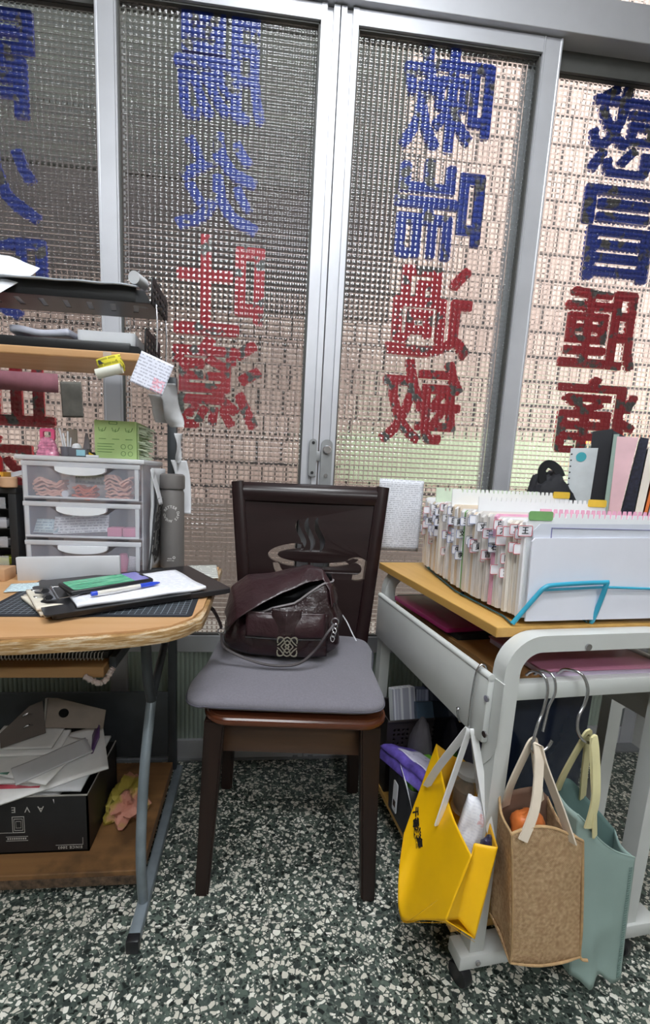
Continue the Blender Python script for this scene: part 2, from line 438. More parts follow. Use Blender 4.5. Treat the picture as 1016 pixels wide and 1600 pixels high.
door('door_1', -1.16, -.412, .055, .055, Yd+.042, [('胃', -.78, 2.10, .26, .262, 0), ('火', -.78, 1.82, .26, .24, 0),
     ('咳', -.775, 1.56, .27, .26, 0), ('血', -.78, 1.25, .29, .265, 1), ('痰', -.80, .96, .28, .26, 1)])
door('door_4', .776, 1.52, .055, .055, Yd+.042, [('感', 1.165, 2.122, .29, .255, 0), ('冒', 1.175, 1.83, .285, .285, 0),
     ('腫', 1.155, 1.535, .28, .262, 1), ('痛', 1.182, 1.252, .31, .263, 1)])
# door lock on the meeting stiles
lk = bpy.data.objects['door_3']
b = B().prism(rrect(.204, .96, .240, 1.118, .017), Yd-.010, Yd, 'y')
obj('lock_plate', b, ALU_D, lk, local=False)
b = B().lathe((.222, Yd-.010, 1.086), [(.0135, 0), (.0135, .006), (.011, .009), (.006, .009)], 20, axis=(0, -1, 0)).cyl((.222, Yd-.010, 1.005), (.222, Yd-.013, 1.005), .006)
obj('lock_cylinder', b, CHROME, lk, local=False)
lk = bpy.data.objects['door_2']
obj('lock_keeper', B().prism(rrect(.166, 1.000, .190, 1.118, .011), Yd-.008, Yd, 'y').box((.195, Yd-.004, 1.065), (.014, .006, .03), .001), ALU_D, lk, local=False)
obj('screw', B().cyl((.178, Yd-.008, 1.106), (.178, Yd-.0095, 1.106), .005).cyl((.178, Yd-.008, 1.012), (.178, Yd-.0095, 1.012), .005), BLACK, lk, local=False)
# frame of the door opening and the transom above
b = B().bb((-1.16, 1.312, 2.293), (1.52, 1.42, 2.388), .002)
struct('trim_1', b, ALU, smooth=False)
struct('trim_2', B().bb((-1.16, 1.322, -.002), (1.52, 1.42, .006)), ALU_D, smooth=False)
struct('trim_3', B().bb((-1.16, 1.362, 2.24), (1.52, 1.37, 2.293)), GASKET, smooth=False)
b = B().bb((-1.16, 1.35, 2.388), (1.52, 1.356, 2.74))
b.bm.normal_update()
for f in b.bm.faces: f.material_index = 0 if f.normal.y < -0.5 else 1
struct('window_1', b, [GLASS, GLASS_BACK], smooth=False)

# ------------------------------------------------------------------ outside: alley floor, tiled wall, hood
def tiles():
    k = N('pink beige facade tile'); sx = k.n('ShaderNodeSeparateXYZ'); k.l(k.coord(), sx.inputs[0])
    cb = k.n('ShaderNodeCombineXYZ'); k.l(sx.outputs[0], cb.inputs[0]); k.l(sx.outputs[2], cb.inputs[1])
    br = k.n('ShaderNodeTexBrick'); k.l(cb.outputs[0], br.inputs[0])
    br.inputs['Scale'].default_value = 1; br.inputs['Brick Width'].default_value = 0.082; br.inputs['Row Height'].default_value = 0.160
    br.inputs['Mortar Size'].default_value = 0.0088; br.inputs['Mortar Smooth'].default_value = 0.1
    br.inputs['Color1'].default_value = lin((230, 202, 188)); br.inputs['Color2'].default_value = lin((204, 174, 162)); br.inputs['Mortar'].default_value = lin((44, 36, 36))
    k.bsdf(br.outputs[0], 0.6)
    return k.m
t = thing('tiled_facade', 'pink-beige tiled wall across the alley, seen through the patterned glass', 'wall', (0, 2.8, -.05))
obj('tiled_wall', B().bb((-4.5, 2.8, -.05), (5.5, 2.95, 6.0)), tiles(), t, local=False, smooth=False)
obj('base_course', B().bb((-4.5, 2.78, -.05), (5.5, 2.8, .82)), pm('grey brown base stone', (132, 116, 108), 0.7), t, local=False, smooth=False)
struct('alley_ground', B().bb((-4.5, 1.45, -.06), (5.5, 4.0, -.012)), pm('alley concrete', (196, 186, 176), 0.8, var=.1), smooth=False)
def hoodmat():
    k = N('grey green hood sheet'); sx = k.n('ShaderNodeSeparateXYZ'); k.l(k.coord(), sx.inputs[0])
    f = k.math('FRACT', k.math('MULTIPLY', sx.outputs[2], 1/0.12))
    c = k.ramp(f, [(0.0, (36, 38, 35)), (0.55, (56, 57, 44)), (0.62, (28, 29, 27)), (1.0, (44, 44, 38))])
    k.bsdf(c, 0.6); return k.m
obj('green_band', B().bb((.55, 2.785, .98), (2.3, 2.801, 1.30), .002), pm('pale green tile band', (214, 226, 188), .5, var=.05), t, local=False, smooth=False)
t = thing('shutter_hood', 'dark grey roller shutter hood hanging outside the left glass doors', 'shutter', (-1.2, 2.34, 1.84))
obj('hood_sheet', B().bb((-4.2, 2.30, 2.42), (.70, 2.38, 4.2), .01), hoodmat(), t, local=False, smooth=False)
obj('hood_lip', B().bb((-4.2, 2.31, 1.84), (.68, 2.37, 2.42), .004), pm('dark brown hood lip', (50, 38, 38), 0.6, var=.15), t, local=False, smooth=False)
# ------------------------------------------------------------------ computer desk
STEEL = pm('grey blue painted steel', (126, 136, 144), 0.35, 0.2, var=0.1)
STEEL_D = pm('dark grey painted steel', (64, 68, 72), 0.45, 0.2, var=0.08)
BEECH = wood('beech laminate', (196, 150, 104), (206, 164, 120), (2, 30, 30), 0.38)
BEECH_D = wood('worn brown board', (120, 86, 54), (138, 100, 62), (2, 30, 30), 0.5, worn=(92, 66, 42))
def tape_mat():
    k = N('worn edge with old clear tape'); v = k.coord((3, 3, 40))
    f = k.noise(7, 6, 0.65, v)
    c = k.ramp(f, [(0.34, (128, 98, 58)), (0.49, (172, 136, 90)), (0.58, (206, 188, 160)), (0.68, (158, 122, 76))])
    k.bsdf(c, 0.28, 0, k.bump(f, 0.4, 0.003)); return k.m
TAPE = tape_mat()
ZD = .715
desk = thing('computer_desk', 'beech computer desk on grey steel legs with taped worn front edge, left of the chair', 'desk', (-.5, .95, 0))
top = [(-1.0, .635), (-.46, .680), (-.30, .700), (-.205, .722), (-.150, .748), (-.118, .790), (-.104, .850), (-.104, 1.242), (-1.0, 1.242)]
obj('worn_shelf_edge', B().bb((-.915, .8655, .028), (-.243, .868, .050)), pm('chipped bare board edge', (96, 76, 58), .9, var=.35, vs=60, bump=(140, .8, .004)), desk, local=False, smooth=False)
o = obj('tabletop', B().prism(top, ZD-.004, ZD, 'z'), BEECH, desk, local=False, smooth=False)
b = B()
edge = smoothpath([(x, y, ZD-.0165) for x, y in top[:8]], 6)
b.sweep(edge, [(-.006, -.0125), (.0075, -.0115), (.010, 0), (.0075, .011), (-.006, .0125)], up=(0, 0, 1))
b.prism([(x, y+.004) if y < .8 else (x-.004, y) for x, y in top], ZD-.029, ZD-.0041, 'z')
obj('taped_edge', b, TAPE, desk, local=False)
Xl = -.228
def side(X, full):
    obj('post', B().bb((X-.031, 1.243, .03), (X-.005, 1.268, 1.262), .004), STEEL_D, desk, local=False)
    if full:
        obj('foot_bar', B().bb((X-.0125, .755, 0.002), (X+.0125, 1.270, .030), .004), STEEL, desk, local=False)
        obj('foot_cap', B().bb((X-.0135, .738, 0), (X+.0135, .757, .032), .003), BLACK, desk, local=False)
        leg = smoothpath([(X, .828, .022), (X, .815, .10), (X, .815, .20), (X, .845, .33), (X, .890, .425), (X, .918, .475)], 6)
        obj('leg', B().tube(leg, .0115, 12), STEEL, desk, local=False)
        obj('leg', B().tube(smoothpath([(X, .914, .468), (X, .888, .53), (X, .874, .60), (X, .870, .690)], 5), .0115, 12), STEEL_D, desk, local=False)
        obj('brace', B().tube([(X, .918, .472), (X, 1.06, .545), (X-.01, 1.20, .64), (X-.012, 1.245, .67)], .010, 10), STEEL_D, desk, local=False)
side(Xl, True); side(-.93, True)
obj('back_panel', B().bb((-.93, 1.250, .075), (Xl-.02, 1.258, .300), .002), STEEL_D, desk, local=False)
obj('lower_shelf', B().bb((-.915, .868, .028), (-.243, 1.240, .062), .002), BEECH_D, desk, local=False, smooth=False)
b = B().bb((-.90, .775, .596), (-.283, 1.06, .618), .003)
obj('keyboard_shelf', b, wood('brown shelf board', (150, 112, 70), (172, 130, 84), (2, 30, 30), .5), desk, local=False, smooth=False)
b = B().bb((-.281, .80, .604), (-.268, 1.10, .628), .001).box((-.268, .95, .655), (.004, .26, .05), .001, rot=Matrix.Rotation(R(-10), 3, 'X'))
obj('slide_rail', b, STEEL_D, desk, local=False)
pl = smoothpath([(-.318, .771, .603), (-.302, .768, .595), (-.288, .769, .589), (-.278, .773, .594), (-.272, .780, .606), (-.268, .786, .612)], 5)
obj('plastic_wrap', B().tube(pl, .0065, 8, scale=[.5+.5*abs(math.sin(i*1.3)) for i in range(len(pl))]), clear('wrinkled plastic wrap', (204, 186, 180), .7), desk, local=False)
obj('upper_shelf', B().bb((-1.0, 1.0, 1.239), (-.268, 1.155, 1.257), .003), BEECH, desk, local=False, smooth=False)
obj('shelf_bracket', B().bb((-.285, 1.12, 1.224), (-.262, 1.268, 1.2385), .001), STEEL_D, desk, local=False)

# ------------------------------------------------------------------ chair
ESP = wood('dark espresso lacquer', (30, 17, 18), (35, 21, 22), (4, 4, 40), 0.30, **{'Coat Weight': 0.08, 'Coat Roughness': 0.1, 'Specular IOR Level': 0.3})
ESP_L = wood('dark brown leg lacquer', (32, 21, 18), (44, 29, 24), (30, 30, 3), 0.4, **{'Specular IOR Level': 0.3})
CHERRY = wood('reddish brown seat wood', (84, 44, 28), (104, 58, 36), (3, 30, 30), 0.25)
APRON = wood('brown apron wood', (66, 44, 32), (84, 58, 40), (3, 30, 30), 0.4)
CH = (.098, .837, 0.0); CRZ = R(-4.6)
chair = thing('dining_chair', 'dark brown lacquered dining chair with a coffee cup cut out of its back', 'chair', CH, CRZ)
def leg4(name, p0, w0, p1, w1, m):
    b = B(); vs = []
    bm = b.bm
    for (x, y, z), (a, c) in ((p0, w0), (p1, w1)):
        vs.append([bm.verts.new((x+i*a/2, y+j*c/2, z)) for i, j in ((-1, -1), (1, -1), (1, 1), (-1, 1))])
    bm.faces.new(vs[0][::-1]); bm.faces.new(vs[1])
    for i in range(4): bm.faces.new((vs[0][i], vs[0][(i+1) % 4], vs[1][(i+1) % 4], vs[1][i]))
    bmesh.ops.bevel(bm, geom=bm.edges[:], offset=.004, segments=2, affect='EDGES')
    return obj(name, b, m, chair)
leg4('leg', (-.199, .012, 0), (.032, .030), (-.177, .030, .448), (.046, .042), ESP_L)
leg4('leg', (.199, .012, 0), (.032, .030), (.177, .030, .448), (.046, .042), ESP_L)
leg4('leg', (-.191, .350, 0), (.034, .032), (-.180, .345, .448), (.040, .040), ESP_L)
leg4('leg', (.214, .350, 0), (.034, .032), (.196, .345, .448), (.040, .040), ESP_L)
b = B().prism([(x, y) for x, y in rrect(-.205, -.012, .215, .40, .06, 8)], .447, .470, 'z')
bmesh.ops.bevel(b.bm, geom=[e for e in b.bm.edges if abs(e.verts[0].co.z-e.verts[1].co.z) < 1e-4], offset=.008, segments=3, affect='EDGES')
obj('seat', b, CHERRY, chair)
b = B().bb((-.165, .040, .352), (.165, .058, .418), .003)
obj('apron', b, APRON, chair)
obj('apron', B().bb((-.172, .36, .380), (.190, .378, .446), .003), ESP_L, chair)
obj('side_rail', B().bb((-.187, .04, .40), (-.170, .35, .446), .003), ESP_L, chair)
obj('side_rail', B().bb((.172, .04, .40), (.192, .35, .446), .003), ESP_L, chair)
# backrest: posts, top rail and a panel with the cup cut through it
def by(z): return .372 + (z-.47)*.13 + max(0, z-.47)**2*.05      # leans back
def bend(p, zc=0): return p
for s in (-1, 1):
    pts = [(s*.200+(.012 if s > 0 else .018)*0, by(z), z) for z in (.46, .56, .66, .76, .86, .94)]
    pts = [(s*(.172+.054*((z-.46)/.52))+.036, by(z), z) for z in (.46, .54, .62, .70, .78, .86, .93, .974)]
    b = B().sweep(pts, [(-.019, -.014), (-.012, -.019), (.012, -.019), (.019, -.014), (.019, .012), (-.019, .012)], up=(0, 1, 0))
    obj('back_post', b, ESP, chair)
def back_w(z): return .172+.054*((z-.46)/.52)-.016
b = B()
pr = [(0.0, .914), (-.010, .920), (-.017, .935), (-.018, .953), (-.010, .970), (.004, .976), (.014, .968), (.014, .916)]
m = bmesh.new(); rings = []
for i in range(25):
    u = -1+2*i/24
    rings.append([m.verts.new((.036+u*back_w(z), by(z)+yy-.004*(1-u*u)-.002, z)) for yy, z in pr])
for p, q in zip(rings, rings[1:]):
    for j in range(len(pr)): m.faces.new((p[j], p[(j+1) % len(pr)], q[(j+1) % len(pr)], q[j]))
m.faces.new(rings[0]); m.faces.new(rings[-1][::-1]); b._take(m)
obj('top_rail', b, ESP, chair)
cx, cz = .055, .735           # centre of the cup rim in chair coordinates
def arc(cx_, cz_, rx, rz, a0, a1, n=18): return [(cx_+rx*math.cos(R(a0+(a1-a0)*i/n)), cz_+rz*math.sin(R(a0+(a1-a0)*i/n))) for i in range(n+1)]
def crescent(outer, inner): return outer + inner[::-1]
holes = [crescent(arc(cx, .757, .142, .040, 105, 262), arc(cx, .757, .112, .022, 105, 262)),   # left sweep of the rim
         crescent(arc(cx, .757, .142, .036, 266, 350), arc(cx, .757, .125, .022, 266, 350)),
         crescent(arc(cx+.012, .735, .138, .085, 182, 262), arc(cx+.012, .735, .118, .062, 182, 262)),  # bowl, lower left
         crescent(arc(cx+.135, .722, .042, .036, -110, 140), arc(cx+.130, .722, .020, .018, -110, 140))]   # handle
def steam(x0, h0, h1, wd):
    L = []; Rr = []
    for i in range(17):
        t = i/16; z = h0+(h1-h0)*t; wv = .011*math.sin(t*5.2+.4); hw = wd*math.sin(math.pi*min(1, max(0, t*.94+.04)))**.6
        L.append((x0+wv-hw, z)); Rr.append((x0+wv+hw, z))
    return L+Rr[::-1]
holes += [steam(.012, .772, .866, .009), steam(.040, .770, .872, .009), steam(.070, .770, .874, .009)]
hw0, hw1 = back_w(.50)+.004, back_w(.92)+.004
outline = [(.036-hw0, .485), (.036+hw0, .485), (.036+hw1, .918), (.036-hw1, .918)]
me = shape_mesh([outline]+holes, .006)
bm = bmesh.new(); bm.from_mesh(me); bpy.data.meshes.remove(me)
for k in range(12):
    zz = .50+k*.035
    bmesh.ops.bisect_plane(bm, geom=bm.verts[:]+bm.edges[:]+bm.faces[:], plane_co=(0, zz, 0), plane_no=(0, 1, 0))
for v in bm.verts:
    x, z, t = v.co; u = (x-.036)/.22
    v.co = (x, by(z)-.002-t*1.0+.006*(1-u*u), z)
b = B(); b.bm.free(); b.bm = bm
obj('back_panel', b, ESP, chair)

# grey seat cushion
CUSH = pm('grey woven cushion fabric', (116, 113, 122), 0.95, var=0.05, vs=220, bump=(420, 0.5, 0.001), **{'Sheen Weight': 0.25})
cu = thing('seat_cushion', 'grey fabric cushion lying on the chair seat', 'cushion', (CH[0], CH[1], .4705), CRZ)
def cush(u, v):
    # superellipse pillow
    a = 2*math.pi*u; ph = (v-.5)*math.pi
    sg = lambda x, e: math.copysign(abs(x)**e, x)
    cxx = sg(math.cos(ph), .35)
    x = sg(math.cos(a), .22)*cxx; y = sg(math.sin(a), .22)*cxx; z = sg(math.sin(ph), .8)
    X = -.018+x*.228; Y = .192+y*.205
    if y > 0: X = .005+x*(.232-.006*y)
    crown = .012*(1-x*x)*(1-y*y)
    Z = .026+z*.022+crown*(1 if z > 0 else .1)+nz((X, Y, Z0 := .3), 9, .0025)
    if x < -.8 and y < -.8: Z -= .003
    return (X, Y, Z)
obj('pad', B().grid(cush, 96, 28, closeu=True), CUSH, cu)
pip = [cush(i/160, .48) for i in range(160)]
cc_ = Vector((0, .19, 0))
obj('seam', B().tube([Vector((p[0]*1.006, (p[1]-.19)*1.006+.19, p[2])) for p in pip], .0016, 6, closed=True), pm('dark grey seam', (84, 82, 92), .95), cu)
# ------------------------------------------------------------------ white steel cart
CARTM = pm('white powder coated steel', (206, 208, 206), 0.35, 0.0, var=0.03, vs=7)
OAK = wood('yellow oak laminate', (196, 150, 78), (210, 166, 94), (30, 2, 30), 0.4)
OAK_D = wood('brown shelf laminate', (166, 122, 74), (184, 140, 90), (30, 2, 30), 0.45)
CO = (.429, .646, 0.0); CZ = R(5.3)
CM = Matrix.Translation(CO) @ Matrix.Rotation(CZ, 4, 'Z')
def cw(a, b, z): return CM @ Vector((a, b, z))
cart = thing('steel_cart', 'white tube steel cart with an oak top holding the file folders', 'cart', CO, CZ)
def band(b, path, wd, v0, v1):
    """square tube of width wd along a path in the w-z plane, between depths v0 and v1"""
    P = [Vector((p[0], p[1])) for p in path]; O = []; I = []
    for i, p in enumerate(P):
        t = (P[min(i+1, len(P)-1)]-P[max(i-1, 0)]).normalized(); n = Vector((-t.y, t.x))
        O.append(p); I.append(p-n*wd)
    m = bmesh.new()
    ring = [[m.verts.new((q.x, v, q.y)) for q, v in ((o, v0), (o, v1), (i, v1), (i, v0))] for o, i in zip(O, I)]
    for p, q in zip(ring, ring[1:]):
        for j in range(4): m.faces.new((p[j], p[(j+1) % 4], q[(j+1) % 4], q[j]))
    m.faces.new(ring[0][::-1]); m.faces.new(ring[-1])
    bmesh.ops.bevel(m, geom=[e for e in m.edges if len(e.link_faces) == 2 and e.calc_face_angle(0) > .8], offset=.0035, segments=2, affect='EDGES')
    b._take(m)
def ushape(x0, x1, z0, z1, r):
    p = [(x0, z0), (x0, z1-r)]
    p += [(x0+r-r*math.cos(R(a)), z1-r+r*math.sin(R(a))) for a in range(10, 91, 10)]
    p += [(x1-r+r*math.sin(R(a)), z1-r+r*math.cos(R(a))) for a in range(0, 91, 10)]
    return p+[(x1, z0)]
for v in (0.0, .530):
    b = B(); band(b, ushape(.021, .418, .077, .737, .072), .031, v, v+.031)
    obj('tube_frame', b, CARTM, cart)
    obj('crossbar', B().bb((.050, v+.004, .612), (.390, v+.026, .645), .003), CARTM, cart)
    obj('base_beam', B().bb((-.002, v-.006, .045), (.475, v+.036, .077), .003), CARTM, cart)
for x in (.006, .416):
    b = B().bb((x, .02, .522), (x+.013, .548, .650), .002).cyl((x+.0065, .02, .650), (x+.0065, .548, .650), .0075)
    b.prism([(-.006, .545), (.05, .545), (.05, .505), (-.006, .525), (-.006, .645), (.03, .645)][:0] or [(-.004, .65), (.034, .65), (.034, .46), (.006, .50), (-.004, .53)], x+.013, x+.016, 'x') if x < .1 else None
    obj('side_rail', b, CARTM, cart)
for (v, z) in ((.016, .585), (.016, .515), (.016, .062)): pass
b = B().cyl((.185, -.001, .714), (.185, -.004, .714), .006).cyl((.036, -.007, .062), (.036, -.010, .062), .0055)
b.cyl((.006, .018, .612), (.003, .018, .612), .006).cyl((.006, .012, .545), (.003, .012, .545), .006)
obj('screw', b, CHROME, cart)
obj('top_board', B().bb((.020, .0325, .7225), (.46, .592, .7425), .002), OAK, cart, smooth=False)
obj('middle_shelf', B().bb((.055, .036, .628), (.405, .525, .642), .001), OAK_D, cart, smooth=False)
obj('bottom_shelf', B().bb((.002, .038, .080), (.44, .528, .098), .001), OAK, cart, smooth=False)
for x in (.02, .40):
    for v in (.02, .54):
        c = obj('caster', B().lathe((x-.008, v-.012, .0225), [(.012, -.011), (.020, -.011), (.0225, -.008), (.0225, .008), (.020, .011), (.012, .011)], 24, axis=(1, .35, 0)), BLACK, cart)
        obj('caster_fork', B().box((x, v, .0385), (.02, .026, .013), .003).bb((x-.013, v-.014, .022), (x-.004, v+.010, .040), .002), BLACK, c)
# ------------------------------------------------------------------ flat goods: cards and printed sheets
def printed(name, base, ink, rows=110, cols=38, margin=(0, 0), dens=.47, block=None, rough=.8):
    """sheet with lines of small print in its own x-y plane (no readable words)"""
    k = N(name); sx = k.n('ShaderNodeSeparateXYZ'); co = k.coord(); k.l(co, sx.inputs[0])
    row = k.math('LESS_THAN', k.math('FRACT', k.math('MULTIPLY', sx.outputs[1], rows)), .42)
    cb = k.n('ShaderNodeCombineXYZ'); k.l(k.math('MULTIPLY', sx.outputs[0], cols*8), cb.inputs[0])
    k.l(k.math('FLOOR', k.math('MULTIPLY', sx.outputs[1], rows)), cb.inputs[1])
    w1 = k.math('GREATER_THAN', k.noise(.55, 2, .6, cb.outputs[0]), dens)
    f = k.math('MULTIPLY', k.math('MULTIPLY', row, w1), .5)
    col = k.mix(f, lin(base), lin(ink))
    if block:
        (x0, x1, y0, y1, c) = block
        ins = k.math('MULTIPLY', k.math('MULTIPLY', k.math('GREATER_THAN', sx.outputs[0], x0), k.math('LESS_THAN', sx.outputs[0], x1)),
                     k.math('MULTIPLY', k.math('GREATER_THAN', sx.outputs[1], y0), k.math('LESS_THAN', sx.outputs[1], y1)))
        ins = k.math('MULTIPLY', ins, k.ramp(k.noise(160, 2), [(.38, (0, 0, 0, 1)), (.6, (1, 1, 1, 1))]))
        col = k.mix(k.math('MULTIPLY', ins, .6), col, lin(c))
    k.bsdf(col, rough); return k.m
def cardobj(name, M, wd, ht, mat, th=.0006, r=.001, wav=0.0, nu=14, parent=None, curl=None, seed=0):
    """a slightly wavy rectangular sheet centred on the frame M, built in its own x-y plane"""
    def f(u, v):
        x = (u-.5)*wd; y = (v-.5)*ht
        z = nz((x+seed, y, seed*1.7), 14, wav) if wav else 0
        if curl: z += curl(u, v)
        return (x, y, z)
    b = B().grid(f, nu if (wav or curl) else 1, nu if (wav or curl) else 1)
    o = obj(name, b, mat, parent)
    mod(o, 'SOLIDIFY', thickness=th, offset=1.0)
    o.matrix_basis = (chain(parent).inverted() @ M) if parent is not None else M
    return o
def card(name, label, cat, M, wd, ht, mat, group=None, **kw):
    return tag(cardobj(name, M, wd, ht, mat, **kw), label, cat, group)
def flat(x, y, z, a=0): return Matrix.Translation((x, y, z)) @ Matrix.Rotation(R(a), 4, 'Z')
def upright(x, y, z, a=0, tilt=0, roll=0):
    """sheet standing up, facing the room (-y); x axis to the right"""
    return Matrix.Translation((x, y, z)) @ Matrix.Rotation(R(a), 4, 'Z') @ Matrix.Rotation(R(90+tilt), 4, 'X') @ Matrix.Rotation(R(roll), 4, 'Z')
PRINT = printed('printed white page', (234, 235, 240), (96, 98, 112), 130, 40)
PRINT_B = printed('printed pale blue slip', (206, 226, 232), (96, 120, 140), 120, 40)

# ------------------------------------------------------------------ things on the upper shelf
def tray(label, z, x1, y0, tilt, lipz, slots):
    t = thing('paper_tray', label, 'paper tray', (-.6, 1.08, z), 0)
    L, D = x1+1.0, 1.16-y0
    holes = []
    if slots:
        n = 8
        for i in range(n):
            x = -.62+i*.052+.02
            holes.append([(x, .03), (x+.012, .03), (x-.008, .10), (x-.02, .10)])
    me = shape_mesh([[(-1.0, 0), (x1, 0), (x1, D), (-1.0, D)]]+holes, .0015)
    b = B(); b.mesh(me, Matrix.Translation((0, y0, z+.003)) @ Matrix.Rotation(R(tilt), 4, 'X'))
    obj('base', b, BLACK, t, local=False, smooth=False)
    b = B().bb((-1.0, y0-.004, z), (x1-.03, y0+.002, z+lipz), .0015)
    b.prism([(x1-.032, z), (x1-.032, z+lipz*.75), (x1-.012, z+lipz*.7), (x1, z+.004), (x1, z)], y0-.004, y0+.002, 'y')
    obj('front_lip', b, BLACK, t, local=False)
    zb = z+D*math.tan(R(tilt))
    def lattice(zl, h, nx=5, nzz=3):
        lp = []
        for i in range(nx):
            for j in range(nzz):
                y = y0+.012+i*(D-.022)/nx; q = zl+.010+j*(h-.018)/nzz
                lp.append([(y, q), (y+(D-.022)/nx*.66, q), (y+(D-.022)/nx*.66, q+(h-.018)/nzz*.62), (y, q+(h-.018)/nzz*.62)])
        me = shape_mesh([[(y0, zl), (1.16, zl+D*math.tan(R(tilt))), (1.16, zl+h+.004), (y0+.012, zl+h), (y0, zl+h*.75)]]+lp, .0015)
        return B().mesh(me, Matrix(((0, 0, 1, x1+.002), (1, 0, 0, 0), (0, 1, 0, 0), (0, 0, 0, 1))))
    obj('end_panel', lattice(z, .062), BLACK_M, t, local=False, smooth=False)
    return t
tr1 = tray('black paper tray lying on the wooden shelf, under the other tray', 1.258, -.262, 1.015, 0, .022, False)
tr2 = tray('upper black slotted paper tray held by wires above the wooden shelf', 1.362, -.243, 1.000, 7, .034, True)
for y in (1.03, 1.13): obj('wire_post', B().tube([(-.238, y, 1.27), (-.236, y, 1.33), (-.238, y, 1.372)], .0022, 8), CHROME, tr2, local=False)
obj('side_bracket', B().bb((-.66, 1.02, 1.262), (-.60, 1.03, 1.366), .002), BLACK_M, tr2, local=False)
card('paper_stack', 'stack of white papers at the right end of the lower tray', 'paper', flat(-.352, 1.085, 1.266, 1), .125, .10, PAPER, th=.042, wav=.002, seed=3)
card('plastic_packet', 'white plastic packet with a blue corner in the lower tray', 'packet', flat(-.49, 1.075, 1.290, -4), .13, .10, pm('white film packet', (214, 216, 232), .3), th=.014, wav=.010, nu=18, seed=8)
card('plastic_packet', 'plain pale packet at the left end of the lower tray', 'packet', flat(-.625, 1.08, 1.270, 2), .11, .10, PAPER_G, th=.024, wav=.005, seed=5)
# upper tray
fold = lambda a: (lambda u, v: a*(1-u)**2)
card('paper_sheet', 'white crumpled sheet sticking up at the left of the upper tray', 'paper', upright(-.605, 1.03, 1.418, -6, -38, -22), .20, .12, PAPER, wav=.012, nu=20, seed=1)
card('plastic_sleeve', 'glossy grey plastic sleeve lying along the front of the upper tray', 'sleeve', Matrix.Translation((-.45, 1.035, 1.400)) @ Matrix.Rotation(R(-1), 4, 'Y') @ Matrix.Rotation(R(16), 4, 'X'), .36, .11, pm('grey plastic film', (176, 182, 190), .15), th=.004, wav=.008, nu=24, seed=4)
card('paper_stack', 'flat white papers lying in the upper slotted tray', 'paper', Matrix.Translation((-.46, 1.085, 1.379)) @ Matrix.Rotation(R(7), 4, 'X'), .40, .12, PAPER_G, th=.004, wav=.002, seed=6)
o = tag(obj('paper_roll', B().lathe((-.272, 1.01, 1.412), [(.006, -.02), (.013, -.02), (.013, .025), (.006, .025)], 20, axis=(.2, 1, .1)), PAPER_G), 'grey paper roll at the right end of the upper tray', 'roll')
# yellow label curling off the shelf edge
YEL = printed('yellow label print', (226, 214, 60), (40, 38, 24), 90, 26, dens=.44)
t = thing('yellow_label', 'yellow printed label curling into a roll under the shelf edge', 'label', (-.328, .992, 1.235))
YM = upright(-.329, .988, 1.226, 0, -6, 17)
o = obj('paper', B().grid(lambda u, v: ((u-.5)*.054, (v-.5)*.034, -.010*(1-v)**2+.004*math.sin(u*3)), 12, 8), YEL, t); mod(o, 'SOLIDIFY', thickness=.0005); o.matrix_basis = chain(t).inverted() @ YM
o = obj('black_print', B().box((-.003, .009, .0012), (.040, .0085, .0012), 0), BLACK_M, t); o.matrix_basis = chain(t).inverted() @ YM
o = obj('roll', B().cyl((-.032, -.016, .006), (.024, -.016, .006), .0105, seg=20), pm('white label backing', (222, 222, 210), .5), t); o.matrix_basis = chain(t).inverted() @ YM
o = obj('curl', B().strap([Vector((.028, -.016+.0155*math.sin(R(a)), .006-.0125*math.cos(R(a)))) for a in range(20, 200, 15)], .012, .0006, up=(1, 0, 0)), YEL, t); o.matrix_basis = chain(t).inverted() @ YM
obj('clear_tape', B().box((-.338, .9985, 1.246), (.018, .001, .018), 0), clear('clear sticky tape', (230, 224, 214), .35), t, local=False)
# receipts on a clip at the shelf corner
RCPT = printed('receipt with pink stamp', (226, 228, 242), (110, 112, 140), 140, 44, block=(.008, .034, -.034, -.006, (232, 90, 120)))
card('receipt', 'white printed receipt with a pink stamp hanging from the shelf corner', 'receipt', upright(-.238, .985, 1.212, 3, -3, -21), .075, .072, RCPT, wav=.002, seed=2)
GREYP = pm('grey hanging slip', (176, 176, 178), .8, var=.08)
def hanging(label, pts, wd, mat, tw=.6):
    P = smoothpath(pts, 6)
    def f(u, v):
        i = min(len(P)-1, int(v*(len(P)-1))); a = tw*math.sin(v*4); p = P[i]
        s = (u-.5)*wd*(1-.25*v)
        return (p.x+s*math.cos(a), p.y+s*math.sin(a)+nz((s*5, 0, v*4), 1.3, .006), p.z)
    o = obj('paper_slip', B().grid(f, 8, len(P)-1), mat); mod(o, 'SOLIDIFY', thickness=.0006)
    return tag(o, label, 'paper slip', 'loose slips hanging on the desk post')
hanging('grey crumpled slip hanging right behind the stamped receipt', [(-.226, 1.045, 1.205), (-.212, 1.05, 1.17), (-.204, 1.055, 1.13), (-.196, 1.055, 1.105)], .055, GREYP, .9)
hanging('shorter grey slip hanging left of the desk post', [(-.246, 1.06, 1.18), (-.244, 1.065, 1.15), (-.236, 1.07, 1.115)], .04, GREYP, -.5)
hanging('thin white twisted slip hanging low on the desk post', [(-.224, 1.222, 1.105), (-.222, 1.225, 1.06), (-.226, 1.228, 1.02)], .022, PAPER_G, 1.2)
hanging('long pale slip with faint print hanging above the grey bottle', [(-.224, 1.232, 1.03), (-.213, 1.236, .985), (-.208, 1.238, .93), (-.206, 1.24, .875)], .045, PAPER, .3)
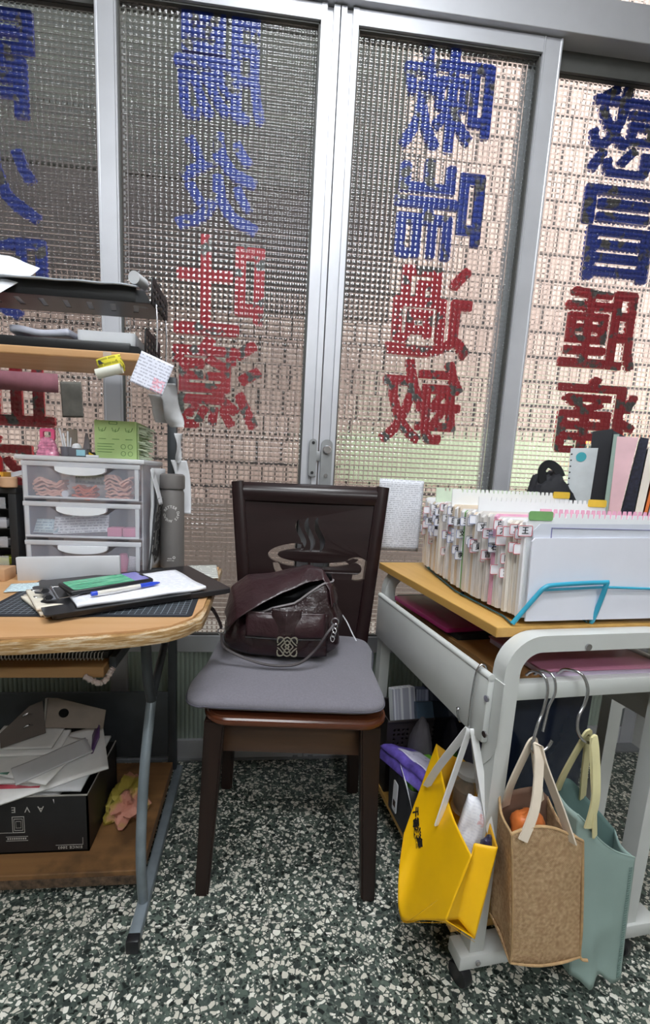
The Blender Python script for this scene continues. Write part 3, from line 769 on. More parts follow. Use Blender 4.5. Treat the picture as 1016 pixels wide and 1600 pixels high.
# sheets taped to the glass
card('taped_card', 'grey card taped on the glass below the wooden shelf', 'card', upright(-.565, 1.352, 1.20, 0, 0, 2), .062, .105, pm('grey card on glass', (128, 126, 120), .8, var=.15), wav=.001)
card('taped_sheet', 'faded pink sheet taped on the glass at far left', 'sheet', upright(-.72, 1.352, 1.245, 0, 0, 0), .235, .055, pm('faded pink sheet', (168, 112, 124), .8, var=.1))

# ------------------------------------------------------------------ drawer unit with see-through drawers
MILK = clear('milky plastic shell', (236, 238, 244), .55, .3); CLEARD = clear('clear drawer plastic', (214, 216, 230), .16, .12)
HANDLE = pm('white plastic handle', (238, 240, 246), .3, var=.01)
DX0, DX1, DY0, DY1 = -.592, -.293, 1.10, 1.305
SHELL = clear('thin milky shell', (240, 242, 248), .34, .3)
du = thing('drawer_unit', 'milky plastic three-drawer unit on the desk with white curved handles', 'drawer unit', (-.442, 1.2, ZD))
b = B().bb((DX0, DY0+.01, ZD), (DX0+.004, DY1, 1.012)).bb((DX1-.004, DY0+.01, ZD), (DX1, DY1, 1.012)).bb((DX0, DY1-.003, ZD), (DX1, DY1, 1.012))
for z in (.815, .915): b.bb((DX0, DY0+.012, z-.002), (DX1, DY1, z+.001))
obj('shell', b, SHELL, du, local=False, smooth=False)
obj('lid', B().bb((DX0-.010, DY0-.006, 1.012), (DX1+.008, DY1+.004, 1.024), .004), clear('milky lid', (240, 242, 248), .72, .3), du, local=False)
mid = (DX0+DX1)/2
for i, (z0, z1) in enumerate(((.717, .808), (.817, .908), (.917, 1.010))):
    x0, x1 = DX0+.004, DX1-.004
    dr = thing('drawer', None, None); dr.parent = du; dr.matrix_basis = Matrix.Translation((mid-(-.442), 0, z0-ZD))
    hw = .062
    top_cut = [(x0, z1-.012)]+[(mid-hw-.022, z1-.012)]+[(mid+hw*math.sin(a)*1.12, z1-.020-.018*math.cos(a)) for a in [R(-78+156*k/12) for k in range(13)]]+[(mid+hw+.022, z1-.012), (x1, z1-.012)]
    b = B().prism([(x0+.006, z0)]+[(x, z) for x, z in top_cut]+[(x1-.006, z0)], DY0, DY0+.0025, 'y')
    b.bb((x0+.006, DY0, z0), (x0+.009, DY1-.01, z1-.014)).bb((x1-.009, DY0, z0), (x1-.006, DY1-.01, z1-.014)).bb((x0+.006, DY0, z0), (x1-.006, DY1-.01, z0+.002))
    obj('drawer_front', b, CLEARD, dr, local=False, smooth=False)
    b = B().bb((x0, DY0-.003, z1-.012), (x1, DY0+.006, z1), .002).bb((x0+.004, DY0-.003, z0), (x1-.004, DY0+.001, z0+.005), .001).bb((x0+.004, DY0-.002, z0), (x0+.014, DY0+.002, z1-.01), .001).bb((x1-.014, DY0-.002, z0), (x1-.004, DY0+.002, z1-.01), .001)
    obj('rim', b, MILK, dr, local=False)
    cres = [(mid-hw, z1-.012)]+[(mid+hw*math.sin(a), z1-.018-.015*math.cos(a)) for a in [R(-80+160*k/14) for k in range(15)]]+[(mid+hw, z1-.012)]
    obj('handle', B().prism(cres, DY0-.009, DY0+.003, 'y'), HANDLE, dr, local=False)
# contents
PEACH = pm('peach strips', (232, 178, 158), .4, var=.1); ORNG = pm('orange strips', (226, 120, 84), .4, var=.1)
def strips(label, x0, x1, z0, n, mat, group=None):
    t = thing('strip_bundle', label, 'bundle', ((x0+x1)/2, DY0+.03, z0), 0, group)
    for i in range(n):
        z = z0+.005+i*.0068
        P = [(x0+(x1-x0)*k/14, DY0+.022+.002*(i % 2)+nz((k*.3, i, x0*9), 1, .004), z+.0022*math.sin(k*1.25+i)+.0012*i*math.sin(k*.5)) for k in range(15)]
        obj('strip', B().strap(P, .028, .0048, up=(0, 0, 1)), mat, t, local=False)
    return t
strips('bundle of peach strips at the left in the top drawer', -.562, -.492, .920, 6, PEACH, 'bundles in the top drawer')
strips('taller bundle of peach strips at the right in the top drawer', -.388, -.326, .920, 8, PEACH, 'bundles in the top drawer')
strips('orange bundle in the middle of the top drawer', -.468, -.415, .920, 4, ORNG, 'bundles in the top drawer')
tag(obj('tube_end', B().cyl((-.487, DY0+.006, .929), (-.487, DY0+.05, .929), .009), PAPER), 'small white roll lying in the top drawer', 'roll')
card('banknote', 'pale green banknote slip at the back of the top drawer', 'slip', upright(-.445, DY0+.06, .968, 0, 0, -2), .075, .028, printed('pale note print', (206, 210, 188), (90, 100, 90), 90, 30), th=.0008)
card('form_sheet', 'white form slip leaning in the middle drawer', 'slip', upright(-.455, DY0+.022, .850, 3, -30, 4), .135, .050, PRINT, wav=.002)
card('form_sheet', 'pale blue slip at the left in the middle drawer', 'slip', upright(-.540, DY0+.018, .843, -2, -34, 0), .060, .040, PRINT_B)
PINKB = pm('pink box card', (238, 150, 178), .5)
tag(obj('pink_box', B().bb((-.388, DY0+.014, .820), (-.351, DY0+.05, .843), .002), PINKB), 'left one of two pink boxes in the middle drawer', 'box', 'pink boxes in the middle drawer')
tag(obj('pink_box', B().bb((-.348, DY0+.014, .820), (-.312, DY0+.05, .843), .002), PINKB), 'right one of two pink boxes in the middle drawer', 'box', 'pink boxes in the middle drawer')
tag(obj('pink_pouch', B().grid(lambda u, v: (-.352+.016*math.cos(u*6.283)*(1-.4*abs(v*2-1)), DY0+.03+.012*math.sin(u*6.283), .721+v*.05), 16, 8, closeu=True), PINKB), 'pink pouch in the bottom drawer', 'pouch')
card('barcode_card', 'white card with a barcode in the bottom drawer', 'card', upright(-.323, DY0+.014, .745, 0, -6, -6), .024, .045, printed('barcode stripes', (236, 230, 232), (70, 70, 80), 230, 1, dens=.3))
# on top of the drawer unit
ZT = 1.0245
PINK = pm('glossy pink plastic', (236, 96, 142), .2, var=.1)
t = thing('pink_bag', 'small glossy pink bag with a hand hole on the drawer unit', 'bag', (-.545, 1.15, ZT))
def pinkbag(u, v):
    a = u*2*math.pi; k = 1-.42*v**1.5
    x = -.545+.026*k*math.copysign(abs(math.cos(a))**.6, math.cos(a)); y = 1.15+.016*(1-.7*v)*math.copysign(abs(math.sin(a))**.6, math.sin(a))
    return (x+nz((x, y, v), 40, .003), y+nz((y, x, v*2), 40, .004), ZT+v*.047)
b = B().grid(pinkbag, 28, 14, closeu=True); bmesh.ops.holes_fill(b.bm, edges=b.bm.edges, sides=40)
obj('body', b, pm('shiny pink film', (240, 150, 182), .15, var=.25, vs=90), t, local=False)
hl = rrect(-.562, ZT+.040, -.526, ZT+.070, .006); hi = rrect(-.554, ZT+.047, -.534, ZT+.062, .003)
me = shape_mesh([hl, hi], .004); obj('handle', B().mesh(me, Matrix(((1, 0, 0, 0), (0, 0, 1, 1.15), (0, 1, 0, 0), (0, 0, 0, 1)))), PINK, t, local=False)
GREYPL = clear('smoky plastic', (120, 118, 126), .7)
t = thing('pen_cup', 'small grey cup holding white sticks on the drawer unit', 'cup', (-.497, 1.15, ZT))
obj('cup', B().lathe((-.497, 1.15, ZT), [(.014, 0), (.016, .025), (.0145, .025), (.013, .003)], 20), GREYPL, t, local=False)
for i, (dx, h) in enumerate(((-.010, .072), (-.004, .06), (.004, .066), (.009, .05))):
    obj('stick', B().tube([(-.497+dx*.5, 1.15+.003*(i % 2), ZT+.004), (-.497+dx*1.5-.004, 1.153, ZT+h)], .0022, 8), PAPER, t, local=False)
tag(obj('tall_card', B().bb((-.520, 1.20, ZT), (-.492, 1.206, ZT+.075), .001), pm('beige card', (196, 188, 176), .7)), 'beige card standing behind the pink bag', 'card')
tag(obj('wrapped_packet', B().grid(lambda u, v: (-.462+.014*math.cos(u*6.283)*(1-.75*v), 1.19+.008*math.sin(u*6.283)*(1-.9*v), ZT+.065*v+nz((u*3, v*3, 2), 2, .004)), 14, 8, closeu=True), GREYPL), 'grey crinkled wrapper standing on the drawer unit', 'wrapper')
t = thing('sorting_box', 'small clear box with a pale blue card on the drawer unit', 'box', (-.462, 1.14, ZT))
obj('tray', B().bb((-.482, 1.122, ZT), (-.437, 1.158, ZT+.022), .002), GREYPL, t, local=False)
obj('blue_card', B().bb((-.462, 1.1195, ZT+.003), (-.440, 1.1215, ZT+.018), .0005), pm('pale blue card', (156, 206, 222), .5), t, local=False)
tag(obj('bottle_cap', B().lathe((-.468, 1.14, ZT+.0222), [(.012, 0), (.012, .004), (.009, .010), (.003, .013)], 20), HANDLE), 'round white cap lying on the clear box', 'cap')
t = thing('binder_clip', 'yellow and black striped clip beside the green box', 'clip', (-.430, 1.15, ZT))
obj('clip_body', B().prism([(-.440, ZT), (-.420, ZT), (-.424, ZT+.014), (-.436, ZT+.014)], 1.14, 1.155, 'y'), BLACK, t, local=False)
obj('stripe', B().box((-.431, 1.1385, ZT+.0075), (.016, .002, .005), 0, rot=Matrix.Rotation(R(30), 3, 'Y')), pm('yellow stripe', (222, 186, 40), .4), t, local=False)
tag(obj('white_stick', B().cyl((-.432, 1.107, ZT+.003), (-.402, 1.107, ZT+.003), .003), HANDLE), 'short white stick lying at the front edge of the drawer unit', 'stick')
# green tissue box
GREEN = pm('light green carton', (172, 198, 132), .55, var=.03); GREEN_D = pm('green print', (104, 140, 82), .6)
gb = thing('green_box', 'light green cardboard box with dark green print on the drawer unit', 'box', (-.372, 1.19, ZT))
obj('carton', B().bb((-.425, 1.145, ZT), (-.318, 1.255, ZT+.098), .0015), GREEN, gb, local=False, smooth=False)
b = B()
for i in range(3):
    x = -.405+i*.034
    for q in ([(-.009, .006), (-.007, -.003), (-.001, -.005), (.001, .003)], [(.0, -.004), (.006, -.002), (.010, .007)], [(-.005, .000), (-.001, -.002)]):
        b.strap([(x+a_, 1.1446, ZT+.074+c_) for a_, c_ in q], .0012, .0016, up=(0, 1, 0))
    b.bb((x-.009, 1.1443, ZT+.050), (x+.009, 1.1449, ZT+.0515))
for k in range(4): b.bb((-.418, 1.1443, ZT+.037-k*.007), (-.375-.006*(k % 2), 1.1449, ZT+.0385-k*.007))
for dx in (-.352, -.334):
    for dz in (.014, .032):
        b.mesh(shape_mesh([[(.0065*math.cos(a*.3142), .0065*math.sin(a*.3142)) for a in range(20)], [(.0052*math.cos(a*.3142), .0052*math.sin(a*.3142)) for a in range(20)]], .0003), Matrix.Translation((dx, 1.1447, ZT+dz)) @ Matrix.Rotation(R(90), 4, 'X'))
b.mesh(shape_mesh([rrect(-.011, -.004, .011, .004, .002), rrect(-.009, -.0025, .009, .0025, .001)], .0003), Matrix.Translation((-.377, 1.1447, ZT+.092)) @ Matrix.Rotation(R(90), 4, 'X'))
obj('printing', b, GREEN_D, gb, local=False, smooth=False)
hp = [(1.20+.013*math.cos(R(a))*(1.0 if a > 180 else 1), ZT+.05+.024*math.sin(R(a))) for a in range(0, 360, 20)]
obj('side_mark', B().prism(hp, -.318, -.3174, 'x'), pm('dark green mark', (84, 122, 70), .6), gb, local=False, smooth=False)
b = B()
for i in range(140):
    y = 1.15+.10*random.random(); z = ZT+.088*random.random()+.004
    b.tube([(-.316, y, z), (-.292-.008*random.random(), y+.006*(random.random()-.5), z-.004)], .0013, 4)
br = thing('bristle_brush', 'pale green bristle brush standing right of the green box', 'brush', (-.305, 1.2, ZT))
obj('bristles', b, pm('pale bristles', (186, 196, 170), .8), br, local=False); br.children[0]['kind'] = 'stuff'
obj('back', B().bb((-.3172, 1.15, ZT), (-.3135, 1.25, ZT+.094), .001), pm('brush back', (170, 190, 140), .6), br, local=False)
# papers standing right of the unit
card('paper_stack', 'tall stack of folded papers against the right side of the drawer unit', 'paper', Matrix.Translation((-.279, 1.19, .862)) @ Matrix.Rotation(R(92), 4, 'Y') @ Matrix.Rotation(R(0), 4, 'Z'), .285, .14, PAPER_G, th=.007, wav=.004, seed=11)
card('paper_sheet', 'white paper strip sticking out above the grey bottle', 'paper', Matrix.Translation((-.262, 1.13, .955)) @ Matrix.Rotation(R(78), 4, 'Y') @ Matrix.Rotation(R(5), 4, 'X'), .095, .03, PAPER, th=.001, wav=.003)
NEWS = printed('black and white newsprint', (206, 206, 200), (34, 34, 38), 60, 14, dens=.42)
card('folded_newspaper', 'black and white newspaper folded upright between drawer unit and bottle', 'newspaper', Matrix.Translation((-.268, 1.16, .822)) @ Matrix.Rotation(R(97), 4, 'Y'), .21, .09, printed('dark newsprint', (60, 60, 62), (214, 214, 208), 46, 10, dens=.5), th=.004, wav=.005, seed=14)
# black organiser with small clear drawers at the far left
og = thing('organiser', 'black organiser with small clear trays at the left edge of the desk', 'organiser', (-.69, 1.16, ZD))
b = B().bb((-.80, 1.10, .925), (-.603, 1.25, .940), .003).bb((-.625, 1.10, ZD), (-.604, 1.25, .925), .003).bb((-.80, 1.235, ZD), (-.603, 1.25, .93))
for z in (.735, .785, .835, .885): b.bb((-.80, 1.105, z-.002), (-.62, 1.24, z))
obj('case', b, BLACK_M, og, local=False)
for i, z in enumerate((.737, .787, .837, .887)):
    obj('tray', B().bb((-.80, 1.095, z), (-.628, 1.098, z+.028), .001), clear('clear small tray', (196, 198, 204), .35), og, local=False)
for i, (z, c, lb) in enumerate(((.7375, (204, 212, 70), 'yellow pad in the lowest clear tray'), (.7875, (150, 146, 150), 'grey pad in the second clear tray from below'), (.8375, (190, 192, 200), 'pale pad in the third clear tray'))):
    tag(obj('note_pad', B().bb((-.672, 1.11, z), (-.636, 1.16, z+.018), .001), pm('pad %d' % i, c, .6)), lb+' of the organiser', 'pad')
t = thing('tea_box', 'small orange-yellow box with dark print on the organiser', 'box', (-.66, 1.13, .9405))
obj('carton', B().bb((-.70, 1.115, .9405), (-.640, 1.15, .978), .001), pm('orange yellow carton', (220, 160, 50), .5), t, local=False)
b = B()
for k in range(2): b.bb((-.688, 1.1143, .966-k*.011), (-.646, 1.1149, .970-k*.011))
obj('printing', b, pm('dark brown print', (70, 30, 24), .6), t, local=False)
t = thing('red_bottle', 'red bottle cut by the left edge of the photo on the yellow box', 'bottle', (-.672, 1.13, .9785))
obj('body', B().lathe((-.672, 1.132, .9785), [(.020, 0), (.022, .01), (.020, .035), (.010, .052)], 20), pm('red plastic', (196, 34, 44), .3), t, local=False)
obj('cap', B().lathe((-.672, 1.132, 1.0305), [(.010, 0), (.010, .018), (.008, .02)], 16), pm('red cap', (214, 44, 50), .35), t, local=False)
tag(obj('tape_roll', B().lathe((-.622, 1.105, .9405), [(.017, 0), (.019, .002), (.019, .024), (.017, .026)], 24), pm('tan paper tape', (208, 168, 134), .6)), 'tan roll of tape standing on the organiser beside the drawer unit', 'tape')
card('paper_sheet', 'white leaflet with a dark square lying on the organiser', 'leaflet', Matrix.Translation((-.648, 1.175, .972)) @ Matrix.Rotation(R(-14), 4, 'Y') @ Matrix.Rotation(R(20), 4, 'X'), .07, .05, PAPER, wav=.002)
# ------------------------------------------------------------------ things on the desk top
BOT = pm('matt grey steel bottle', (112, 108, 106), .5, .15, var=.03)
bt = thing('drink_bottle', 'matt grey steel drinking bottle with round white lettering on the desk', 'bottle', (-.236, 1.200, ZD))
obj('body', B().lathe((-.236, 1.200, ZD+.001), [(.029, 0), (.033, .003), (.0335, .01), (.0335, .222), (.031, .228), (.030, .231)], 40), BOT, bt, local=False)
obj('lid', B().lathe((-.236, 1.200, ZD+.232), [(.0300, 0), (.0345, .003), (.0352, .008), (.0352, .034), (.034, .040), (.028, .044)], 40), BOT, bt, local=False)
TXT = pm('white bottle print', (214, 212, 208), .5)
ca = math.atan2(-1.200, .236)+R(-6)        # azimuth that faces the room
def on_cyl(me, s, zc, a0, b, rr=.0338):
    bm = bmesh.new(); bm.from_mesh(me); bpy.data.meshes.remove(me)
    for v in bm.verts:
        a = a0+v.co.x/rr; r = rr+.0003+v.co.z
        v.co = (-.236+r*math.cos(a), 1.200+r*math.sin(a), zc+v.co.y)
    b._take(bm)
b = B()
for i, ch in enumerate('BETTER DAYS AHEAD '):
    if ch == ' ': continue
    th = R(150-i*360/18)
    me = text_mesh(ch, .0105, .0002, .0002); M = Matrix.Translation((.0195*math.cos(th), .0195*math.sin(th), 0)) @ Matrix.Rotation(th-R(90), 4, 'Z')
    me.transform(M); on_cyl(me, 1, ZD+.165, ca, b)
obj('round_lettering', b, TXT, bt, local=False, smooth=False)
b = B()
me = shape_mesh([[(.004*math.cos(R(a)), .004*math.sin(R(a))) for a in range(0, 360, 20)], [(.0022*math.cos(R(a)), .0022*math.sin(R(a))) for a in range(0, 360, 20)]], .0002); me.transform(Matrix.Translation((.008, .006, 0))); on_cyl(me, 1, ZD+.035, ca, b)
for k, (x, y, l) in enumerate(((-.004, .002, .012), (-.002, -.004, .020))):
    me = shape_mesh([[(x-l/2+l*j/9, y+(.003 if j % 2 else .001)) for j in range(10)]+[(x+l/2-l*j/9, y-.0005) for j in range(10)]], .0002); on_cyl(me, 1, ZD+.035, ca, b)
obj('small_mark', b, TXT, bt, local=False, smooth=False)
MAT = N('dark cutting mat'); _s = MAT.n('ShaderNodeSeparateXYZ'); MAT.l(MAT.coord(), _s.inputs[0])
_g = [MAT.math('GREATER_THAN', MAT.math('ABSOLUTE', MAT.math('SUBTRACT', MAT.math('FRACT', MAT.math('MULTIPLY', _s.outputs[i], 1/.0125)), .5)), .455) for i in (0, 1)]
_in = MAT.math('MULTIPLY', MAT.math('LESS_THAN', MAT.math('ABSOLUTE', _s.outputs[0]), .188), MAT.math('LESS_THAN', MAT.math('ABSOLUTE', _s.outputs[1]), .126))
MAT.bsdf(MAT.mix(MAT.math('MULTIPLY', MAT.math('MAXIMUM', _g[0], _g[1]), _in), lin((34, 38, 46)), lin((146, 156, 164))), .6); MAT = MAT.m
o = obj('cutting_mat', B().prism(rrect(-.20, -.138, .20, .138, .012), 0, .0018, 'z'), MAT, smooth=False)
o.matrix_basis = flat(-.322, .925, ZD+.0002, 1.5); tag(o, 'dark cutting mat with a white grid lying flat on the desk', 'cutting mat')
# dark board, clip board papers
def local_flat(a): return Matrix.Rotation(R(a), 3, 'Z')
o = obj('dark_folder', B().prism(rrect(-.185, -.150, .185, .118, .010), 0, .013, 'z'), pm('dark brown black folder', (36, 33, 36), .35, var=.05))
mod(o, 'BEVEL', width=.002, segments=2)
o.matrix_basis = Matrix.Translation((-.285, .985, ZD+.0025)) @ Matrix.Rotation(R(31), 4, 'Z') @ Matrix.Rotation(R(-.3), 4, 'Y')
tag(o, 'dark flat folder sticking out over the right edge of the desk under white papers', 'folder')
FM = o.matrix_basis.copy()
def onf(x, y, z, a=0): return FM @ Matrix.Translation((x, y, z)) @ Matrix.Rotation(R(a), 4, 'Z')
cb_ = thing('clipboard', 'black clipboard with a wire clip holding white papers on the dark folder', 'clipboard')
cb_.matrix_basis = onf(-.050, -.050, .0134, 1)
obj('board', B().prism(rrect(-.15, -.112, .13, .112, .008), 0, .0025, 'z'), BLACK, cb_)
b = B().prism([(-.140, -.045), (-.120, -.045), (-.120, .045), (-.140, .045)], .0095, .0115, 'z')
b.tube(smoothpath([(-.118, -.048, .0125), (-.085, -.040, .0125), (-.070, -.018, .013), (-.085, 0, .013), (-.070, .018, .013), (-.085, .040, .0125), (-.118, .048, .0125)], 6), .0013, 8)
b.cyl((-.120, -.05, .0125), (-.120, .05, .0125), .0022)
obj('clip', b, CHROME, cb_)
ps = cardobj('paper_block', onf(-.012, -.052, .0162, 1), .266, .188, printed('faint ruled white pages', (236, 237, 244), (200, 204, 220), 110, 20), th=.007, wav=.0035, nu=18, seed=21)
tag(ps, 'stack of white pages under the phone and pen, held by the clipboard', 'paper')
for i, (dx, dy, a) in enumerate(((0, 0, 0), (.006, -.010, 5), (-.004, .006, -4))):
    tag(cardobj('cream_slips', flat(-.418+dx, .858+dy, ZD+.0025+i*.0075, -52+a), .150, .062, PAPER_C, th=.0065, wav=.002, seed=30+i),
        ('lowest', 'middle', 'top')[i]+' of the three packs of cream slips at the left end of the clipboard', 'slips', 'packs of cream slips')
for i, (x, y, a) in enumerate(((-.432, .872, 30), (-.405, .828, 35))):
    c = thing('small_clip', ('steel binder clip on the back corner of the cream slips', 'steel binder clip on the front corner of the cream slips')[i], 'clip', (x, y, ZD+.0255), R(a))
    obj('jaw', B().prism([(-.009, 0), (.009, 0), (.004, .006), (-.004, .006)], -.008, .008, 'y'), BLACK, c)
    obj('handle', B().tube(smoothpath([(-.008, -.006, .002), (-.020, -.005, .004), (-.024, 0, .005), (-.020, .005, .004), (-.008, .006, .002)], 5), .0009, 6), CHROME, c)
SCR = N('lit phone screen'); _sx = SCR.n('ShaderNodeSeparateXYZ'); SCR.l(SCR.coord(), _sx.inputs[0])
_gr = SCR.ramp(SCR.noise(3, 4, .6, SCR.coord((8, 90, 8))), [(.35, (30, 108, 84)), (.5, (66, 156, 116)), (.7, (130, 196, 160))])
_sc = SCR.mix(SCR.math('GREATER_THAN', _sx.outputs[0], .046), _gr, lin((120, 118, 178)))
_b = SCR.bsdf(_sc, .12); SCR.l(_sc, _b.inputs['Emission Color']); _b.inputs['Emission Strength'].default_value = .25; SCR = SCR.m
ph = thing('phone', 'black phone with a lit green screen lying on the white pages', 'phone'); ph.matrix_basis = onf(-.066, -.040, .0265, 9)
obj('body', B().box((0, 0, .005), (.176, .084, .010), .004, seg=3), BLACK, ph)
obj('screen', B().prism(rrect(-.080, -.0375, .080, .0375, .005), .0100, .0104, 'z'), SCR, ph, smooth=False)
obj('camera_strip', B().box((.078, 0, .0108), (.004, .02, .0006), 0), BLACK_M, ph)
pen = thing('pen', 'white ballpoint pen with blue cap beside the phone', 'pen'); pen.matrix_basis = onf(-.040, -.104, .0270, 9)
obj('barrel', B().cyl((-.062, 0, .0045), (.028, 0, .0045), .0043, seg=16), pm('white pen barrel', (226, 222, 214), .3), pen)
PB = pm('blue pen plastic', (42, 74, 200), .3)
obj('cap', B().lathe((.028, 0, .0045), [(.0048, 0), (.0048, .028), (.003, .040), (.0012, .046)], 16, axis=(1, 0, 0)), PB, pen)
obj('plug', B().lathe((-.074, 0, .0045), [(.0042, 0), (.0048, .002), (.0048, .012)], 16, axis=(1, 0, 0)), PB, pen)
obj('print', B().bb((-.030, -.0014, .0087), (.000, .0014, .0090)), pm('grey pen print', (120, 120, 130), .5), pen)
card('pale_blue_slip', 'pale blue printed slip lying at the back of the cutting mat', 'slip', flat(-.485, .992, ZD+.0030, 18), .16, .075, PRINT_B, wav=.003, seed=9)
st = thing('long_card_box', 'long pale grey card box standing in front of the drawer unit', 'box', (-.46, 1.055, ZD+.0005), R(4))
obj('front', B().box((.0, 0, .031), (.242, .012, .060), .002, rot=Matrix.Rotation(R(-1.5), 3, 'Y')), pm('pale grey card', (204, 204, 208), .6, var=.02), st)
tag(obj('tan_block', B().bb((-.645, 1.03, ZD), (-.602, 1.08, ZD+.03), .002), pm('tan block', (196, 156, 120), .6)), 'tan block at the left edge of the desk beside the long card box', 'block')
t = thing('news_pages', 'folded newspaper lying on the right rear corner of the desk', 'newspaper', (-.18, 1.16, ZD))
for i, a in enumerate((0, 7)):
    cardobj('page', flat(-.148+i*.004, 1.160-i*.01, ZD+.0015+i*.004, 4+a*.5), .085, .15, NEWS, th=.003, wav=.003, parent=t, seed=40+i)
t = thing('cable_adapter', 'black cable end lying in front of the grey bottle', 'cable', (-.27, 1.12, ZD))
obj('plug', B().box((-.262, 1.128, ZD+.014), (.035, .020, .010), .004, rot=Matrix.Rotation(R(20), 3, 'Z')), BLACK, t, local=False)
obj('cord', B().tube(smoothpath([(-.246, 1.133, ZD+.014), (-.222, 1.128, ZD+.012), (-.206, 1.135, ZD+.008), (-.214, 1.150, ZD+.007), (-.25, 1.148, ZD+.006), (-.285, 1.145, ZD+.006)], 6), .003, 8), BLACK, t, local=False)
# ------------------------------------------------------------------ on and under the desk shelves
nb = thing('spiral_notebook', 'black spiral notebook lying on the pull-out shelf under the desk top', 'notebook', (-.48, .89, .618))
obj('cover', B().bb((-.70, .812, .6185), (-.287, 1.02, .634), .002), pm('black notebook cover', (56, 54, 52), .6, var=.1), nb, local=False)
b = B()
for i in range(58):
    x = -.695+i*.007
    b.tube([(x, .809+.0065*math.cos(R(a)), .626+.0085*math.sin(R(a))) for a in range(0, 360, 60)], .0011, 5, closed=True)
obj('spiral', b, pm('white spiral wire', (214, 214, 214), .4), nb, local=False)
AV = pm('black printed carton', (30, 29, 31), .45, var=.12, vs=30); AVW = pm('pale carton print', (176, 172, 166), .6)
bx = thing('black_carton', 'black open cardboard box with upside-down white lettering on the lower desk shelf', 'box', (-.57, 1.0, .062))
x0, x1, y0, y1, z0, z1 = -.80, -.383, .925, 1.130, .0625, .216
b = B().bb((x0, y0, z0), (x1, y0+.004, z1)).bb((x0, y1-.004, z0), (x1, y1, z1)).bb((x0, y0, z0), (x0+.004, y1, z1)).bb((x1-.004, y0, z0), (x1, y1, z1)).bb((x0, y0, z0), (x1, y1, z0+.004))
obj('carton', b, AV, bx, local=False, smooth=False)
b = B().tube([(x0, y0+.001, z1), (x1-.001, y0+.001, z1+.0005), (x1-.001, y1, z1)], .0022, 6)
obj('worn_rim', b, pm('worn grey card edge', (150, 146, 140), .8, var=.2), bx, local=False)
UP = lambda x, z: Matrix.Translation((x, y0-.0003, z)) @ Matrix.Rotation(R(90), 4, 'X') @ Matrix.Rotation(R(180), 4, 'Z')
b = B()
for i, ch in enumerate('AVE'): b.mesh(text_mesh(ch, .0215, 0, .0003), UP(-.492-i*.031, .183))
b.mesh(text_mesh('SINCE 2003', .0095, .0001, .0003, spacing=1.25), UP(-.428, .075))
b.bb((-.462, y0-.0006, .0815), (-.398, y0+.001, .0823)); b.bb((-.398, y0-.0006, .0815), (-.3972, y0+.001, .101))
fr = rrect(-.014, -.022, .014, .022, .001)
for s in (1, .72, .42):
    b.mesh(shape_mesh([[(x*s, y*s) for x, y in fr], [(x*s*.92, y*s*.94) for x, y in fr]], .0003), UP(-.545, .142))
for k in range(9): b.bb((-.572+k*.005, y0-.0006, .102), (-.569+k*.005, y0+.001, .106))
b.bb((-.575, y0-.0006, .109), (-.525, y0+.001, .1098)); b.bb((-.575, y0-.0006, .098), (-.525, y0+.001, .0988)); b.bb((-.590, y0-.0006, .120), (-.560, y0+.001, .1208))
obj('lettering', b, AVW, bx, local=False, smooth=False)
# the heap of papers in the box
cols = [(210, 208, 206), (224, 222, 220), (196, 196, 198), (232, 230, 228)]
heap = [(-.60, 1.035, .206, -6, .30, .19, .012, 2, -2), (-.56, 1.03, .221, 9, .29, .19, .007, 5, -3), (-.53, 1.03, .232, -4, .27, .18, .006, 7, -2),
        (-.50, 1.02, .242, 24, .24, .17, .005, 8, -4), (-.62, 1.01, .247, 4, .26, .14, .006, 3, 3), (-.56, 1.02, .258, -16, .22, .15, .004, 6, 0), (-.49, .99, .262, 38, .17, .06, .003, 6, -3),
        (-.57, 1.05, .273, 3, .16, .09, .006, 4, 1), (-.585, 1.055, .282, 1, .16, .085, .004, 5, 1)]
names = ['thick white paper pack lowest in the heap in the black box', 'white paper pack second from below in the black box', 'grey-white sheet pack sticking out right in the black box', 'tilted white folder over the right rim of the black box',
         'white pack at the front left of the heap in the black box', 'large white sheet crossing the heap in the black box', 'narrow white envelope lying across the heap in the black box', 'white card pack under the top cards in the black box', 'topmost white cards of the heap in the black box']
for i, (x, y, z, a, wd, ht, th, tx, ty) in enumerate(heap):
    M = Matrix.Translation((x, y, z)) @ Matrix.Rotation(R(a), 4, 'Z') @ Matrix.Rotation(R(tx), 4, 'X') @ Matrix.Rotation(R(ty), 4, 'Y')
    card('paper_pack', names[i], 'papers', M, wd, ht, pm('heap paper %d' % i, cols[i % 4], .75, var=.03), group='papers heaped in the black box', th=th, wav=.002, seed=50+i)
card('red_leaflet', 'leaflet with a red edge between the papers of the black box', 'leaflet', Matrix.Translation((-.575, .968, .229)) @ Matrix.Rotation(R(3), 4, 'X'), .15, .06, pm('red leaflet', (176, 58, 74), .5, var=.2), th=.002)
card('green_leaflet', 'green-and-white leaflet at the left of the paper heap', 'leaflet', Matrix.Translation((-.635, .985, .2555)) @ Matrix.Rotation(R(-8), 4, 'Z') @ Matrix.Rotation(R(4), 4, 'X'), .12, .05, pm('green leaflet', (56, 122, 98), .5, var=.25, vs=60), th=.0015)
card('purple_booklet', 'purple booklet standing at the back right of the black box', 'booklet', Matrix.Translation((-.425, 1.07, .245)) @ Matrix.Rotation(R(-68), 4, 'Y') @ Matrix.Rotation(R(20), 4, 'X'), .11, .07, pm('purple cover', (74, 44, 92), .4), th=.004)
KR = pm('brown grey file board', (128, 116, 106), .75, var=.08)
fl = thing('lever_file', 'open grey-brown cardboard file with a metal hinge on top of the paper heap', 'file', (-.53, 1.09, .29))
